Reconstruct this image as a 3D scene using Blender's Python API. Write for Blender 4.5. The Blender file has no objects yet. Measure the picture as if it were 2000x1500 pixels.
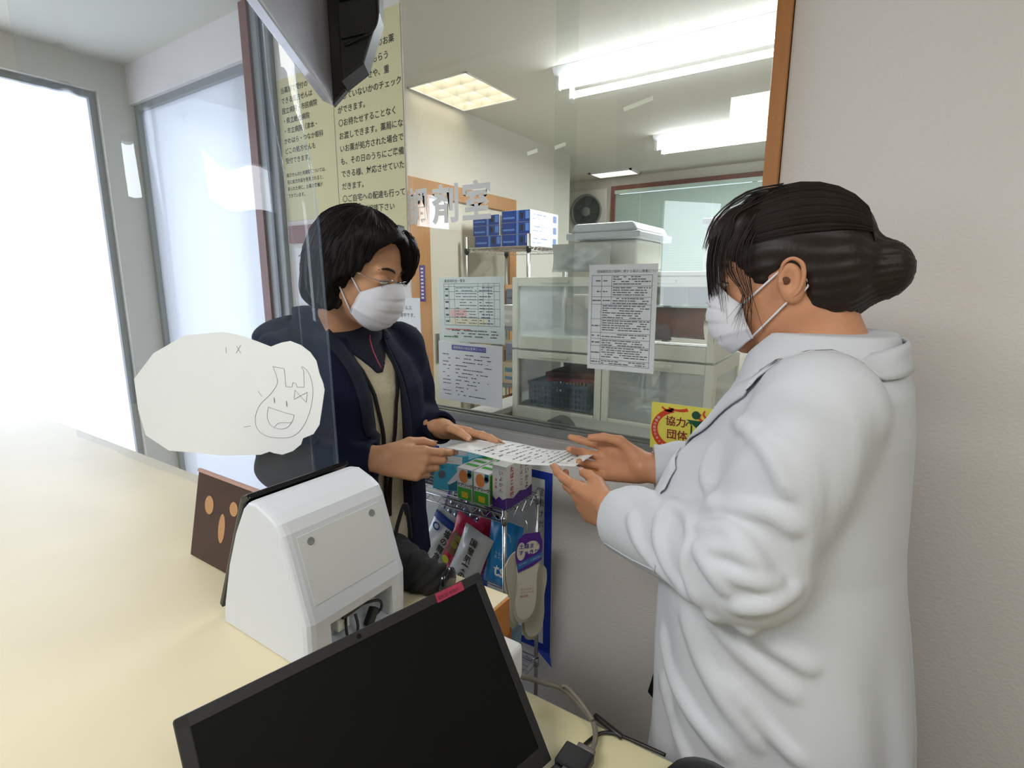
import bpy, math, random
import numpy as np
from mathutils import Vector, Matrix
random.seed(7)
rng = np.random.default_rng(7)
SC = bpy.context.scene
COL = SC.collection
V = Vector
PI = math.pi

# ------------------------------------------------------------------ camera, world, lights, exposure
FPX = 1040.0
PITCH = math.radians(10.9)
HEAD = math.radians(33.5)
CAMZ = 1.45
cam_d = bpy.data.cameras.new('camera')
cam = bpy.data.objects.new('camera', cam_d)
COL.objects.link(cam)
cam.location = (0, 0, CAMZ)
cam.rotation_euler = (PI / 2 - PITCH, 0, HEAD)
cam_d.sensor_width = 36
cam_d.lens = FPX / 2000 * 36
cam_d.clip_start = 0.02
SC.camera = cam
SC.view_settings.view_transform = 'Standard'
SC.view_settings.look = 'None'
SC.view_settings.gamma = 1
SC.view_settings.use_curve_mapping = False
SC.view_settings.exposure = 0.55
w = bpy.data.worlds.new('overcast_sky')
SC.world = w
w.use_nodes = True
w.node_tree.nodes['Background'].inputs[0].default_value = (0.80, 0.88, 1.0, 1)
w.node_tree.nodes['Background'].inputs[1].default_value = 1.2

def area(name, loc, rot, sx, sy, power, col):
    l = bpy.data.lights.new(name, 'AREA')
    l.shape = 'RECTANGLE'; l.size = sx; l.size_y = sy; l.energy = power; l.color = col
    o = bpy.data.objects.new(name, l); COL.objects.link(o)
    o.location = loc; o.rotation_euler = rot
    return o
# daylight coming in at the two windows behind the photographer and the shopfront on the left
area('daylight_left_window', (-3.5, 0.55, 1.35), (0, -PI / 2, 0), 2.1, 1.35, 42, (0.88, 0.93, 1.0))
area('daylight_glass_door', (-2.66, 1.62, 1.2), (-PI / 2, 0, 0), 1.0, 2.2, 5, (0.88, 0.93, 1.0))
area('daylight_transom', (-3.42, -0.905, 2.05), (0, -PI / 2, 0), 0.34, 0.86, 7, (0.84, 0.90, 1.0))
area('daylight_back_window', (-1.5, -2.75, 1.72), (PI / 2, 0, 0), 0.60, 1.08, 9, (0.84, 0.91, 1.0))
# unseen ceiling lamps added behind and beside the photographer as fill
area('added_fill_light', (-0.7, -0.9, 2.46), (0, 0, 0), 1.1, 0.5, 23, (1.0, 0.985, 0.95))
area('added_fill_light', (1.0, 0.0, 2.46), (0, 0, 0), 1.1, 0.5, 8, (1.0, 0.985, 0.95))
# tubes of the two batten lamps in the dispensary and the louvre lamp beside them
area('batten_lamp_light', (-0.82, 2.64, 2.375), (0, 0, 0), 1.2, 0.16, 22, (0.95, 0.98, 1.0))
area('batten_lamp_light', (-0.80, 4.14, 2.375), (0, 0, 0), 1.2, 0.16, 15, (0.95, 0.98, 1.0))

# ------------------------------------------------------------------ small helpers
cH, sH, cP, sP = math.cos(HEAD), math.sin(HEAD), math.cos(PITCH), math.sin(PITCH)
def ray(px, py):
    a = (px - 1000) / FPX; b = (750 - py) / FPX
    f = cP + b * sP; v = -sP + b * cP
    return V((-sH * f + cH * a, cH * f + sH * a, v))
def at(px, py, X=None, Y=None, Z=None, t=None):
    d = ray(px, py)
    if X is not None: t = X / d.x
    elif Y is not None: t = Y / d.y
    elif Z is not None: t = (Z - CAMZ) / d.z
    return V((0, 0, CAMZ)) + d * t

def srgb(c):
    c = [x / 255 for x in c]
    return tuple([(x / 12.92 if x <= 0.04045 else ((x + 0.055) / 1.055) ** 2.4) for x in c] + [1.0])
MATS = {}
def mat(name, col, rough=0.5, metal=0.0, bump=0.0, scale=60, var=0.04, coat=0.0, spec=0.5, sub=0.0, emit=None, es=0, stretch=None, trans=0.0):
    if name in MATS: return MATS[name]
    m = bpy.data.materials.new(name); m.use_nodes = True
    nt = m.node_tree; b = nt.nodes['Principled BSDF']
    c = srgb(col)
    b.inputs['Roughness'].default_value = rough
    b.inputs['Metallic'].default_value = metal
    b.inputs['Coat Weight'].default_value = coat
    b.inputs['Specular IOR Level'].default_value = spec
    b.inputs['Subsurface Weight'].default_value = sub
    b.inputs['Subsurface Radius'].default_value = (0.012, 0.004, 0.002)
    b.inputs['Subsurface Scale'].default_value = 1.0
    b.inputs['Transmission Weight'].default_value = trans
    tc = nt.nodes.new('ShaderNodeTexCoord'); mp = nt.nodes.new('ShaderNodeMapping')
    nt.links.new(tc.outputs['Object'], mp.inputs[0])
    if stretch: mp.inputs['Scale'].default_value = stretch
    nz = nt.nodes.new('ShaderNodeTexNoise'); nz.inputs['Scale'].default_value = scale; nz.inputs['Detail'].default_value = 3
    nt.links.new(mp.outputs[0], nz.inputs['Vector'])
    mx = nt.nodes.new('ShaderNodeMix'); mx.data_type = 'RGBA'
    mx.inputs[6].default_value = tuple([x * (1 - var) for x in c[:3]] + [1]); mx.inputs[7].default_value = tuple([min(1, x * (1 + var)) for x in c[:3]] + [1])
    nt.links.new(nz.outputs[0], mx.inputs[0]); nt.links.new(mx.outputs[2], b.inputs['Base Color'])
    if bump:
        bp = nt.nodes.new('ShaderNodeBump'); bp.inputs['Strength'].default_value = 1.0; bp.inputs['Distance'].default_value = bump
        nt.links.new(nz.outputs[0], bp.inputs['Height']); nt.links.new(bp.outputs[0], b.inputs['Normal'])
    if emit:
        b.inputs['Emission Color'].default_value = srgb(emit); b.inputs['Emission Strength'].default_value = es
    MATS[name] = m
    return m
def glassmat(name, tint=(1, 1, 1), haze=0.0, rough=0.0, ior=1.5, hazecol=(0.8, 0.85, 0.95)):
    m = bpy.data.materials.new(name); m.use_nodes = True; nt = m.node_tree
    nt.nodes.remove(nt.nodes['Principled BSDF']); out = nt.nodes['Material Output']
    tr = nt.nodes.new('ShaderNodeBsdfTransparent'); tr.inputs[0].default_value = (*tint, 1)
    gl = nt.nodes.new('ShaderNodeBsdfGlossy'); gl.inputs['Roughness'].default_value = rough
    lw = nt.nodes.new('ShaderNodeLayerWeight'); lw.inputs[0].default_value = 0.5      # facing = 1 - |cos|
    pw = nt.nodes.new('ShaderNodeMath'); pw.operation = 'POWER'; nt.links.new(lw.outputs['Facing'], pw.inputs[0]); pw.inputs[1].default_value = 5.0
    fr = nt.nodes.new('ShaderNodeMath'); fr.operation = 'MULTIPLY_ADD'; nt.links.new(pw.outputs[0], fr.inputs[0])
    r0 = ((ior - 1) / (ior + 1)) ** 2; fr.inputs[1].default_value = 1 - r0; fr.inputs[2].default_value = r0; fr.use_clamp = True
    df = nt.nodes.new('ShaderNodeBsdfDiffuse'); df.inputs[0].default_value = (*hazecol, 1)
    tl = nt.nodes.new('ShaderNodeBsdfTranslucent'); tl.inputs[0].default_value = (*hazecol, 1)
    ad = nt.nodes.new('ShaderNodeMixShader'); nt.links.new(df.outputs[0], ad.inputs[1]); nt.links.new(tl.outputs[0], ad.inputs[2])
    m1 = nt.nodes.new('ShaderNodeMixShader'); m1.inputs[0].default_value = haze
    nt.links.new(tr.outputs[0], m1.inputs[1]); nt.links.new(ad.outputs[0], m1.inputs[2])
    m2 = nt.nodes.new('ShaderNodeMixShader'); nt.links.new(fr.outputs[0], m2.inputs[0])
    nt.links.new(m1.outputs[0], m2.inputs[1]); nt.links.new(gl.outputs[0], m2.inputs[2])
    nt.links.new(m2.outputs[0], out.inputs[0])
    return m

def put(me, name, parent=None, loc=None, **props):
    o = bpy.data.objects.new(name, me); COL.objects.link(o)
    n = len(me.vertices)
    co = np.empty(n * 3, np.float32); me.vertices.foreach_get('co', co); co = co.reshape(-1, 3)
    if loc is None:
        lo, hi = co.min(0), co.max(0); loc = V(((lo[0] + hi[0]) / 2, (lo[1] + hi[1]) / 2, lo[2]))
    loc = V(loc)
    me.vertices.foreach_set('co', (co - np.array(loc, np.float32)).ravel())
    me.update()
    if parent is not None:
        o.parent = parent
        o.location = loc - wloc(parent)
    else: o.location = loc
    for k, v in props.items():
        if v: o[k] = v
    return o
def wloc(o):
    l = V(o.location)
    while o.parent is not None:
        o = o.parent; l = l + V(o.location)
    return l
def thing(name, label, cat, loc=(0, 0, 0), group=None):
    o = bpy.data.objects.new(name, None); COL.objects.link(o); o.location = loc; o.empty_display_size = 0.05
    o['label'] = label; o['category'] = cat
    if group: o['group'] = group
    return o
def frame(z, up=V((0, 0, 1))):
    z = V(z).normalized()
    x = up.cross(z)
    if x.length < 1e-4: x = V((1, 0, 0)).cross(z)
    if x.length < 1e-4: x = V((0, 1, 0))
    x.normalize(); return x, z.cross(x), z
class MB:
    def __init__(s): s.v = []; s.f = []; s.m = []; s.cur = 0
    def add(s, vs, fs):
        o = len(s.v); s.v += [tuple(p) for p in vs]
        for f in fs: s.f.append([o + i for i in f]); s.m.append(s.cur)
        return s
    def mi(s, i): s.cur = i; return s
    def obox(s, c, ax, h):
        c = V(c); X, Y, Z = [V(a).normalized() * k for a, k in zip(ax, h)]
        vs = [c + X * a + Y * b + Z * d for a in (-1, 1) for b in (-1, 1) for d in (-1, 1)]
        return s.add(vs, [(0, 1, 3, 2), (4, 6, 7, 5), (0, 4, 5, 1), (2, 3, 7, 6), (0, 2, 6, 4), (1, 5, 7, 3)])
    def box(s, lo, hi):
        c = [(a + b) / 2 for a, b in zip(lo, hi)]; h = [abs(b - a) / 2 for a, b in zip(lo, hi)]
        return s.obox(c, ((1, 0, 0), (0, 1, 0), (0, 0, 1)), h)
    def cyl(s, a, b, r, r2=None, n=12, cap=True):
        a, b = V(a), V(b); r2 = r if r2 is None else r2
        x, y, z = frame(b - a)
        vs = [a + (x * math.cos(2 * PI * i / n) + y * math.sin(2 * PI * i / n)) * r for i in range(n)] + [b + (x * math.cos(2 * PI * i / n) + y * math.sin(2 * PI * i / n)) * r2 for i in range(n)]
        fs = [(i, (i + 1) % n, n + (i + 1) % n, n + i) for i in range(n)]
        if cap: fs += [tuple(reversed(range(n))), tuple(range(n, 2 * n))]
        return s.add(vs, fs)
    def tube(s, pts, r, n=6, closed=False, rr=None):
        pts = [V(p) for p in pts]; N = len(pts); vs = []; px = None
        for i, p in enumerate(pts):
            if closed: d = pts[(i + 1) % N] - pts[i - 1]
            else: d = pts[min(i + 1, N - 1)] - pts[max(i - 1, 0)]
            if d.length < 1e-9: d = V((0, 0, 1))
            d.normalize()
            if px is None: px, py, _ = frame(d)
            else:
                px = px - d * px.dot(d)
                px = px.normalized() if px.length > 1e-6 else frame(d)[0]
            py = d.cross(px); k = rr[i] if rr else r
            vs += [p + (px * math.cos(2 * PI * j / n) + py * math.sin(2 * PI * j / n)) * k for j in range(n)]
        fs = []
        for i in range(N if closed else N - 1):
            a = i * n; b = ((i + 1) % N) * n
            fs += [(a + j, a + (j + 1) % n, b + (j + 1) % n, b + j) for j in range(n)]
        if not closed: fs += [tuple(reversed(range(n))), tuple(range((N - 1) * n, N * n))]
        return s.add(vs, fs)
    def grid(s, rows, close=False):
        R, C = len(rows), len(rows[0]); vs = [p for r in rows for p in r]; fs = []
        for i in range(R - 1):
            for j in range(C if close else C - 1):
                fs.append((i * C + j, i * C + (j + 1) % C, (i + 1) * C + (j + 1) % C, (i + 1) * C + j))
        return s.add(vs, fs)
    def prism(s, pts, d):          # polygon extruded by vector d
        pts = [V(p) for p in pts]; d = V(d); n = len(pts)
        return s.add(pts + [p + d for p in pts], [tuple(reversed(range(n))), tuple(range(n, 2 * n))] + [(i, (i + 1) % n, n + (i + 1) % n, n + i) for i in range(n)])
    def poly(s, pts): return s.add(pts, [tuple(range(len(pts)))])
    def lathe(s, base, axis, prof, n=20):
        x, y, z = frame(axis); base = V(base)
        rows = [[base + z * h + (x * math.cos(2 * PI * j / n) + y * math.sin(2 * PI * j / n)) * r for j in range(n)] for r, h in prof]
        s.grid(rows, close=True)
        return s
    def build(s, name, mats, parent=None, smooth=False, bevel=0, seg=2, solid=0, sub=0, loc=None, **props):
        me = bpy.data.meshes.new(name); me.from_pydata(s.v, [], s.f)
        for m in (mats if isinstance(mats, (list, tuple)) else [mats]): me.materials.append(m)
        me.polygons.foreach_set('material_index', s.m)
        if smooth: me.polygons.foreach_set('use_smooth', [True] * len(s.f))
        o = put(me, name, parent, loc, **props)
        if solid:
            md = o.modifiers.new('s', 'SOLIDIFY'); md.thickness = solid; md.offset = 0
        if bevel:
            md = o.modifiers.new('b', 'BEVEL'); md.width = bevel; md.segments = seg; md.limit_method = 'ANGLE'; md.angle_limit = 0.6
        if sub:
            md = o.modifiers.new('u', 'SUBSURF'); md.levels = sub; md.render_levels = sub
        return o
def catmull(P, n=8):
    P = [V(p) for p in P]; out = []
    for i in range(len(P) - 1):
        a = P[max(i - 1, 0)]; b = P[i]; c = P[i + 1]; d = P[min(i + 2, len(P) - 1)]
        for k in range(n):
            t = k / n
            out.append(0.5 * ((2 * b) + (c - a) * t + (2 * a - 5 * b + 4 * c - d) * t * t + (3 * b - a - 3 * c + d) * t ** 3))
    return out + [P[-1]]
def textverts(body, size, line=1.3, bold=0.0, spacing=1.0, align='LEFT'):
    c = bpy.data.curves.new('t', 'FONT'); c.body = body; c.size = size; c.resolution_u = 2; c.space_line = line
    c.offset = bold; c.space_character = spacing; c.align_x = align
    o = bpy.data.objects.new('t', c); COL.objects.link(o)
    dg = bpy.context.evaluated_depsgraph_get(); me = bpy.data.meshes.new_from_object(o.evaluated_get(dg))
    vs = [tuple(v.co) for v in me.vertices]; fs = [tuple(p.vertices) for p in me.polygons]
    bpy.data.objects.remove(o); bpy.data.curves.remove(c); bpy.data.meshes.remove(me)
    return vs, fs
def text(mb, body, size, org, right, up, **k):
    vs, fs = textverts(body, size, **k); org = V(org); R = V(right); U = V(up)
    mb.add([org + R * v[0] + U * v[1] for v in vs], fs)
    return mb
def rule(mb, org, R, U, x0, y0, x1, y1, t=0.0008):
    org = V(org)
    if abs(x1 - x0) > abs(y1 - y0): q = [(x0, y0 - t), (x1, y1 - t), (x1, y1 + t), (x0, y0 + t)]
    else: q = [(x0 - t, y0), (x0 + t, y0), (x1 + t, y1), (x1 - t, y1)]
    mb.poly([org + R * a + U * b for a, b in q])
def quad(mb, org, R, U, x0, y0, x1, y1):
    org = V(org); mb.poly([org + R * a + U * b for a, b in ((x0, y0), (x1, y0), (x1, y1), (x0, y1))])
def disc(mb, org, R, U, x, y, r, r2=None, n=20):
    org = V(org); r2 = r2 or r
    mb.poly([org + R * (x + r * math.cos(2 * PI * i / n)) + U * (y + r2 * math.sin(2 * PI * i / n)) for i in range(n)])
def dashes(mb, org, R, U, x0, y0, x1, t, rnd, gap=0.35, seg=(0.004, 0.016)):
    x = x0
    while x < x1:
        l = rnd.uniform(*seg)
        if rnd.random() > gap: quad(mb, org, R, U, x, y0 - t, min(x + l, x1), y0 + t)
        x += l + rnd.uniform(0.001, 0.003)

def copy_tree(o, parent=None):
    c = o.copy(); COL.objects.link(c)
    if parent is not None: c.parent = parent
    for ch in list(o.children): copy_tree(ch, c)
    return c
# ------------------------------------------------------------------ materials
M_wall = mat('wall_paint', (205, 202, 190), 0.9, bump=0.0004, scale=180, var=0.02)
M_wallw = mat('white_textured_wallpaper', (224, 219, 216), 0.9, bump=0.0012, scale=140, var=0.03)
M_ceil = mat('ceiling_board', (205, 203, 190), 0.95, bump=0.0003, scale=120, var=0.02)
M_floor = mat('floor_vinyl', (194, 187, 170), 0.45, scale=8, var=0.08)
M_wood = mat('orange_wood', (176, 112, 45), 0.45, scale=14, var=0.22, stretch=(8, 8, 0.6))
M_woodh = mat('orange_wood_rail', (176, 112, 45), 0.45, scale=14, var=0.22, stretch=(8, 0.6, 8))
M_brown = mat('brown_frame', (120, 72, 55), 0.5, scale=20, var=0.12)
M_alu = mat('brushed_aluminium', (150, 152, 150), 0.4, 0.5, scale=90, var=0.08, stretch=(0.3, 8, 8))
M_alug = mat('grey_aluminium_frame', (140, 142, 140), 0.5, 0.2, scale=30, var=0.05)
M_glass = glassmat('window_glass', (0.97, 0.985, 0.975))
M_frost = glassmat('frosted_glass', (0.95, 0.96, 0.98), haze=0.6, rough=0.3, hazecol=(0.85, 0.88, 0.95))
M_vinyl = glassmat('clear_vinyl', (0.95, 0.97, 1.0), haze=0.06, rough=0.0, ior=1.45, hazecol=(0.55, 0.72, 1.0))
M_cream = mat('cream_laminate', (214, 203, 172), 0.42, scale=7, var=0.05)
M_cab = mat('cabinet_laminate', (205, 198, 182), 0.6)
M_paper = mat('white_paper', (228, 230, 232), 0.8, scale=30, var=0.015)
M_creamp = mat('cream_paper', (212, 206, 164), 0.75, scale=6, var=0.03)
M_ink = mat('black_ink', (38, 38, 36), 0.6)
M_pencil = mat('pencil_line', (120, 122, 128), 0.8)
M_grey = mat('grey_ink', (95, 98, 104), 0.7)
M_blk = mat('black_plastic', (18, 18, 21), 0.42, bump=0.0001, scale=300)
M_blkg = mat('gloss_black_plastic', (14, 14, 18), 0.12)
M_scr = mat('dark_screen', (9, 9, 10), 0.5, spec=0.15)
M_whp = mat('white_plastic', (208, 212, 219), 0.38, bump=0.00005, scale=500, var=0.01)
M_crp = mat('ivory_plastic', (234, 236, 226), 0.4, var=0.02, scale=9)
M_chrome = mat('chrome_wire', (200, 202, 205), 0.18, 1.0)
M_tape = glassmat('clear_tape', (0.93, 0.93, 0.88), haze=0.35, rough=0.2, hazecol=(0.9, 0.9, 0.82))
M_blue = mat('blue_card', (24, 66, 150), 0.45, var=0.06, scale=20)
M_lblue = mat('light_blue_print', (92, 140, 214), 0.5)
M_white = mat('white_card', (228, 228, 226), 0.5, var=0.01)
M_tube = mat('fluorescent_tube', (255, 255, 255), 0.4, emit=(238, 244, 255), es=16.0)
M_skin = mat('skin', (196, 146, 112), 0.5, bump=0.00025, scale=260, var=0.05, sub=0.08, spec=0.35)
M_skin2 = mat('skin_hands', (198, 142, 108), 0.5, bump=0.0003, scale=220, var=0.06, sub=0.08, spec=0.35)
M_nail = mat('fingernail', (214, 160, 138), 0.25)
def hairmat():
    m = mat('black_hair', (17, 12, 11), 0.6, scale=40, var=0.5, bump=0.0006, stretch=(6, 6, 0.6), spec=0.2)
    return m
M_hair = hairmat()
M_hairb = mat('dark_brown_hair', (30, 18, 14), 0.5, scale=40, var=0.5, bump=0.0006, stretch=(6, 6, 0.6), spec=0.4)
M_mask = mat('white_mask_fabric', (222, 222, 230), 0.85, bump=0.0002, scale=700, var=0.01)
M_navy = mat('navy_fabric', (15, 19, 44), 0.85, bump=0.0003, scale=160, var=0.1, spec=.2)
M_navy2 = mat('navy_fleece', (18, 22, 40), 0.95, bump=0.0008, scale=260, var=0.15)
M_knit = mat('cream_knit', (196, 186, 160), 0.95, bump=0.0022, scale=150, var=0.12)
M_coat = mat('white_coat_cotton', (203, 206, 213), 0.85, spec=.2, bump=0.0002, scale=400, var=0.012)
M_khaki = mat('khaki_cotton', (150, 132, 104), 0.9, bump=0.0004, scale=200)
M_black = mat('black_cloth', (12, 12, 14), 0.9, bump=0.001, scale=60)
M_eye = mat('eye_white', (225, 222, 215), 0.2)
M_iris = mat('dark_iris', (28, 18, 12), 0.15)
M_metal = mat('silver_metal', (180, 182, 185), 0.25, 1.0)
M_cable = mat('grey_cable', (112, 106, 96), 0.5, spec=0.4)
M_red = mat('red_print', (205, 62, 24), 0.5)
M_yel = mat('yellow_sticker', (228, 216, 92), 0.4)
M_grn = mat('dark_green_print', (12, 78, 52), 0.5)
M_mar = mat('maroon_print', (128, 28, 38), 0.5)
M_purp = mat('purple_print', (82, 42, 140), 0.5)
# ------------------------------------------------------------------ the setting
ST = dict(kind='structure')
H = 2.5; YP = 1.35; YB = 5.4; XL = -2.25; XR = 2.2; YR = -2.6
def sbox(name, lo, hi, m, **k): return MB().box(lo, hi).build(name, m, **ST, **k)
XR0 = 0
sbox('floor', (-3.4, YR - .1, -0.1), (XR + .1, YB + .1, 0), M_floor)
_a, _b, _c, _d = -2.235, -1.84, 2.35, 2.83
MB().box((-3.4, YR - .1, H), (XR + .1, _c, H + .1)).box((-3.4, _d, H), (XR + .1, YB + .1, H + .1)).box((-3.4, _c, H), (_a, _d, H + .1)).box((_b, _c, H), (XR + .1, _d, H + .1)).box((_a, _c, H + .09), (_b, _d, H + .1)).build('ceiling', M_ceil, **ST)
# left wall of the waiting room: big shopfront window and a small transom window
X0 = -3.2
for nm, lo, hi in (('wall_left', (X0 - .1, YR, 0), (X0, -1.34, H)),): pass
wl = MB().box((X0 - .1, YR, 0), (X0, -1.34, H)).box((X0 - .1, -1.34, 0), (X0, -.47, 1.88)).box((X0 - .1, -1.34, 2.22), (X0, -.47, H)).box((X0 - .1, -.47, 0), (X0, -.10, H))
wl.box((X0 - .1, -.10, 0), (X0, 1.22, .35)).box((X0 - .1, -.10, 2.35), (X0, 1.22, H)).box((X0 - .1, 1.22, 0), (X0, YP + .12, H))
wl.build('wall_left', M_wall, **ST)
MB().box((XL - .1, YP + .1, 0), (XL, 4.22, H)).build('wall_dispensary_left', M_wall, **ST)
MB().box((-3.3, 4.22, 0), (XL, 4.30, H)).build('wall_recess', M_wall, **ST)
MB().box((-3.4, 4.22, 0), (-3.3, YB, H)).build('wall_recess_side', M_wall, **ST)
sbox('wall_right', (XR, YR, 0), (XR + .1, YB, H), M_wall)
# wall behind the photographer with one window
wb = MB().box((X0, YR - .1, 0), (XR, YR, 1.18)).box((X0, YR - .1, 2.26), (XR, YR, H)).box((X0, YR - .1, 1.18), (-1.80, YR, 2.26)).box((-1.20, YR - .1, 1.18), (XR, YR, 2.26))
wb.build('wall_back', M_wall, **ST)
def windowx(nm, x0, x1, z0, z1, y, m=M_alug, g=M_glass, mid=None):
    f = MB().box((x0, y, z0), (x0 + .03, y + .05, z1)).box((x1 - .03, y, z0), (x1, y + .05, z1)).box((x0 + .03, y, z0), (x1 - .03, y + .05, z0 + .03)).box((x0 + .03, y, z1 - .03), (x1 - .03, y + .05, z1))
    if mid: f.box((mid - .02, y, z0), (mid + .02, y + .05, z1))
    o = f.build(nm, m, **ST); MB().box((x0 + .02, y + .022, z0 + .02), (x1 - .02, y + .027, z1 - .02)).build('pane', g, o); return o
def windowy(nm, y0, y1, z0, z1, x, m=M_alug, g=M_glass, mid=None):
    f = MB().box((x, y0, z0), (x + .05, y0 + .03, z1)).box((x, y1 - .03, z0), (x + .05, y1, z1)).box((x, y0 + .03, z0), (x + .05, y1 - .03, z0 + .03)).box((x, y0 + .03, z1 - .03), (x + .05, y1 - .03, z1))
    if mid: f.box((x, mid - .02, z0), (x + .05, mid + .02, z1))
    o = f.build(nm, m, **ST); MB().box((x + .022, y0 + .02, z0 + .02), (x + .027, y1 - .02, z1 - .02)).build('pane', g, o); return o
windowx('window_2', -1.80, -1.20, 1.18, 2.26, YR - .08)
windowy('window_3', -1.34, -.47, 1.88, 2.22, X0 - .08)
windowy('window_4', -.10, 1.22, .35, 2.35, X0 - .08, g=M_frost, mid=.55)
# dispensary far wall, with window opening
fx0, fx1, fz0, fz1 = -2.33, 0.35, 1.15, 2.38
fw = MB().box((-3.3, YB, 0), (XR, YB + .1, fz0)).box((-3.3, YB, fz1), (XR, YB + .1, H)).box((-3.3, YB, fz0), (fx0, YB + .1, fz1)).box((fx1, YB, fz0), (XR, YB + .1, fz1))
fw.build('wall_far', M_wall, **ST)
wf = MB()
for a, b in (((fx0, YB - .03, fz0 - .04), (fx0 + .05, YB + .08, fz1 + .03)), ((fx1 - .05, YB - .03, fz0 - .04), (fx1, YB + .08, fz1 + .03)), ((fx0 + .05, YB - .03, fz1 - .02), (fx1 - .05, YB + .08, fz1 + .03)), ((fx0 - .02, YB - .05, fz0 - .07), (fx1 + .02, YB + .08, fz0 - .04))): wf.box(a, b)
win = wf.build('window_1', M_brown, **ST)
sash = MB().box((-0.99, YB + .04, fz0), (-0.95, YB + .07, fz1)).build('sash', M_alug, win)
MB().box((fx0 + .05, YB + .052, fz0), (fx1 - .05, YB + .057, fz1 - .02)).build('pane', M_glass, win)
M_blind = mat('pale_green_blind', (178, 196, 184), 0.5, var=0.02)
blind = thing('venetian_blind', 'pale green venetian blind lowered over the far dispensary window', 'blind', (-1.0, YB - .05, fz1 - .03))
MB().box((fx0 + .06, YB - .075, fz1 - .055), (fx1 - .06, YB - .035, fz1 - .022)).build('head_rail', M_blind, blind)
slat0 = MB().obox((-0.99, YB - .055, fz1 - .075), ((1, 0, 0), (0, .35, -.94), (0, .94, .35)), ((fx1 - fx0 - .14) / 2, .0125, .0004)).build('slat', M_blind, blind)
for i in range(1, 48):
    s = slat0.copy(); COL.objects.link(s); s.location.z -= 0.0242 * i
for x in (-2.0, -1.3, -0.5):
    MB().tube([(x, YB - .068, fz1 - .05), (x, YB - .068, fz0 + .03)], .0012, 4).build('cord', M_white, blind)
# partition between waiting room and dispensary
GZ0, GZ1, GX0, GX1 = 1.008, 2.40, -1.31, -0.222
pw = MB().box((-2.10, YP, 0), (XR, YP + .1, 0.955)).box((-2.10, YP, 0.955), (GX0, YP + .006, H)).box((X0, YP, 2.32), (-2.10, YP + .1, H)).box((GX0, YP, GZ1), (-0.19, YP + .1, H)).box((-0.19, YP, 0.955), (XR, YP + .1, H))
pw.build('wall_partition', M_wallw, **ST)
MB().box((GX0, YP - .012, .945), (-0.19, YP + .112, .985)).build('trim_1', mat('grey_sill', (168, 164, 160), .6), bevel=.002, **ST)
rl = MB().box((GX0, YP + .012, .985), (GX1, YP + .020, 1.012)).box((GX0, YP + .040, .985), (GX1, YP + .048, 1.012)).box((GX0, YP + .07, .985), (GX1, YP + .08, 1.012)).box((GX0, YP + .012, .985), (GX1, YP + .08, .990))
rl.build('trim_2', M_alu, **ST)
MB().box((GX1, YP - .018, .985), (GX1 + .030, YP + .115, GZ1)).build('trim_3', M_wood, bevel=.002, **ST)
MB().box((GX0, YP - .018, GZ1 - .02), (-.19, YP + .115, GZ1 + .02)).build('trim_5', M_woodh, **ST)
MB().box((-.64, YP - .02, .905), (-.575, YP, .945)).build('trim_6', M_woodh, **ST)
# sliding glass panes
for i, (x0, x1, y) in enumerate(((GX0 - .01, -.70, YP + .020), (-.76, GX1, YP + .011))):
    o = MB().box((x0, y - .0025, GZ0 - .01), (x1, y + .0025, GZ1 - .02)).build('sliding_window', M_glass)
    o['label'] = ['sliding glass pane on the left of the dispensary hatch', 'sliding glass pane on the right, beside the orange wood post'][i]
    o['category'] = 'glass pane'; o['group'] = 'sliding panes of the dispensary hatch'
# glass door left of the partition: brown jamb, grey aluminium post beside it
MB().box((-2.135, YP - .03, 0), (-2.085, YP + .12, H)).build('trim_7', M_brown, **ST)
MB().box((-2.085, YP - .02, 0), (-1.972, YP, H)).build('trim_8', M_alug, bevel=.004, **ST)
MB().box((-2.03, YP - .03, 0), (-2.015, YP - .018, H)).build('trim_9', mat('dark_gasket', (96, 100, 106), .5), **ST)
dr = windowx('door_2', X0, -2.135, .02, 2.32, YP + .02, g=M_frost)
MB().box((-2.22, YP - .01, .95), (-2.20, YP + .02, 1.15)).build('door_handle', M_metal, dr, bevel=.003)
MB().box((-1.95, YP - .012, 1.60), (-1.64, YP, 1.665)).build('trim_10', M_brown, **ST)
# dispensary side door in its wooden frame (on the left side wall)
df = MB()
hd = 2.03
df.box((XL, 2.20, hd - .09), (XL + .04, 3.40, hd)).box((XL, 2.20, 0), (XL + .04, 2.46, hd - .09)).box((XL, 3.31, 0), (XL + .04, 3.40, hd - .09))
door = df.build('door_1', mat('orange_wood_door_frame', (168, 120, 70), .5, scale=12, var=.18, stretch=(8, 8, .6)), bevel=.003, **ST)
MB().box((XL + .002, 2.46, 0), (XL + .02, 3.31, hd - .09)).build('door_leaf', mat('beige_door', (196, 190, 172), .6), door)
MB().box((XL + .02, 2.50, .95), (XL + .03, 2.53, 1.13)).build('door_handle', M_metal, door)

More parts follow.
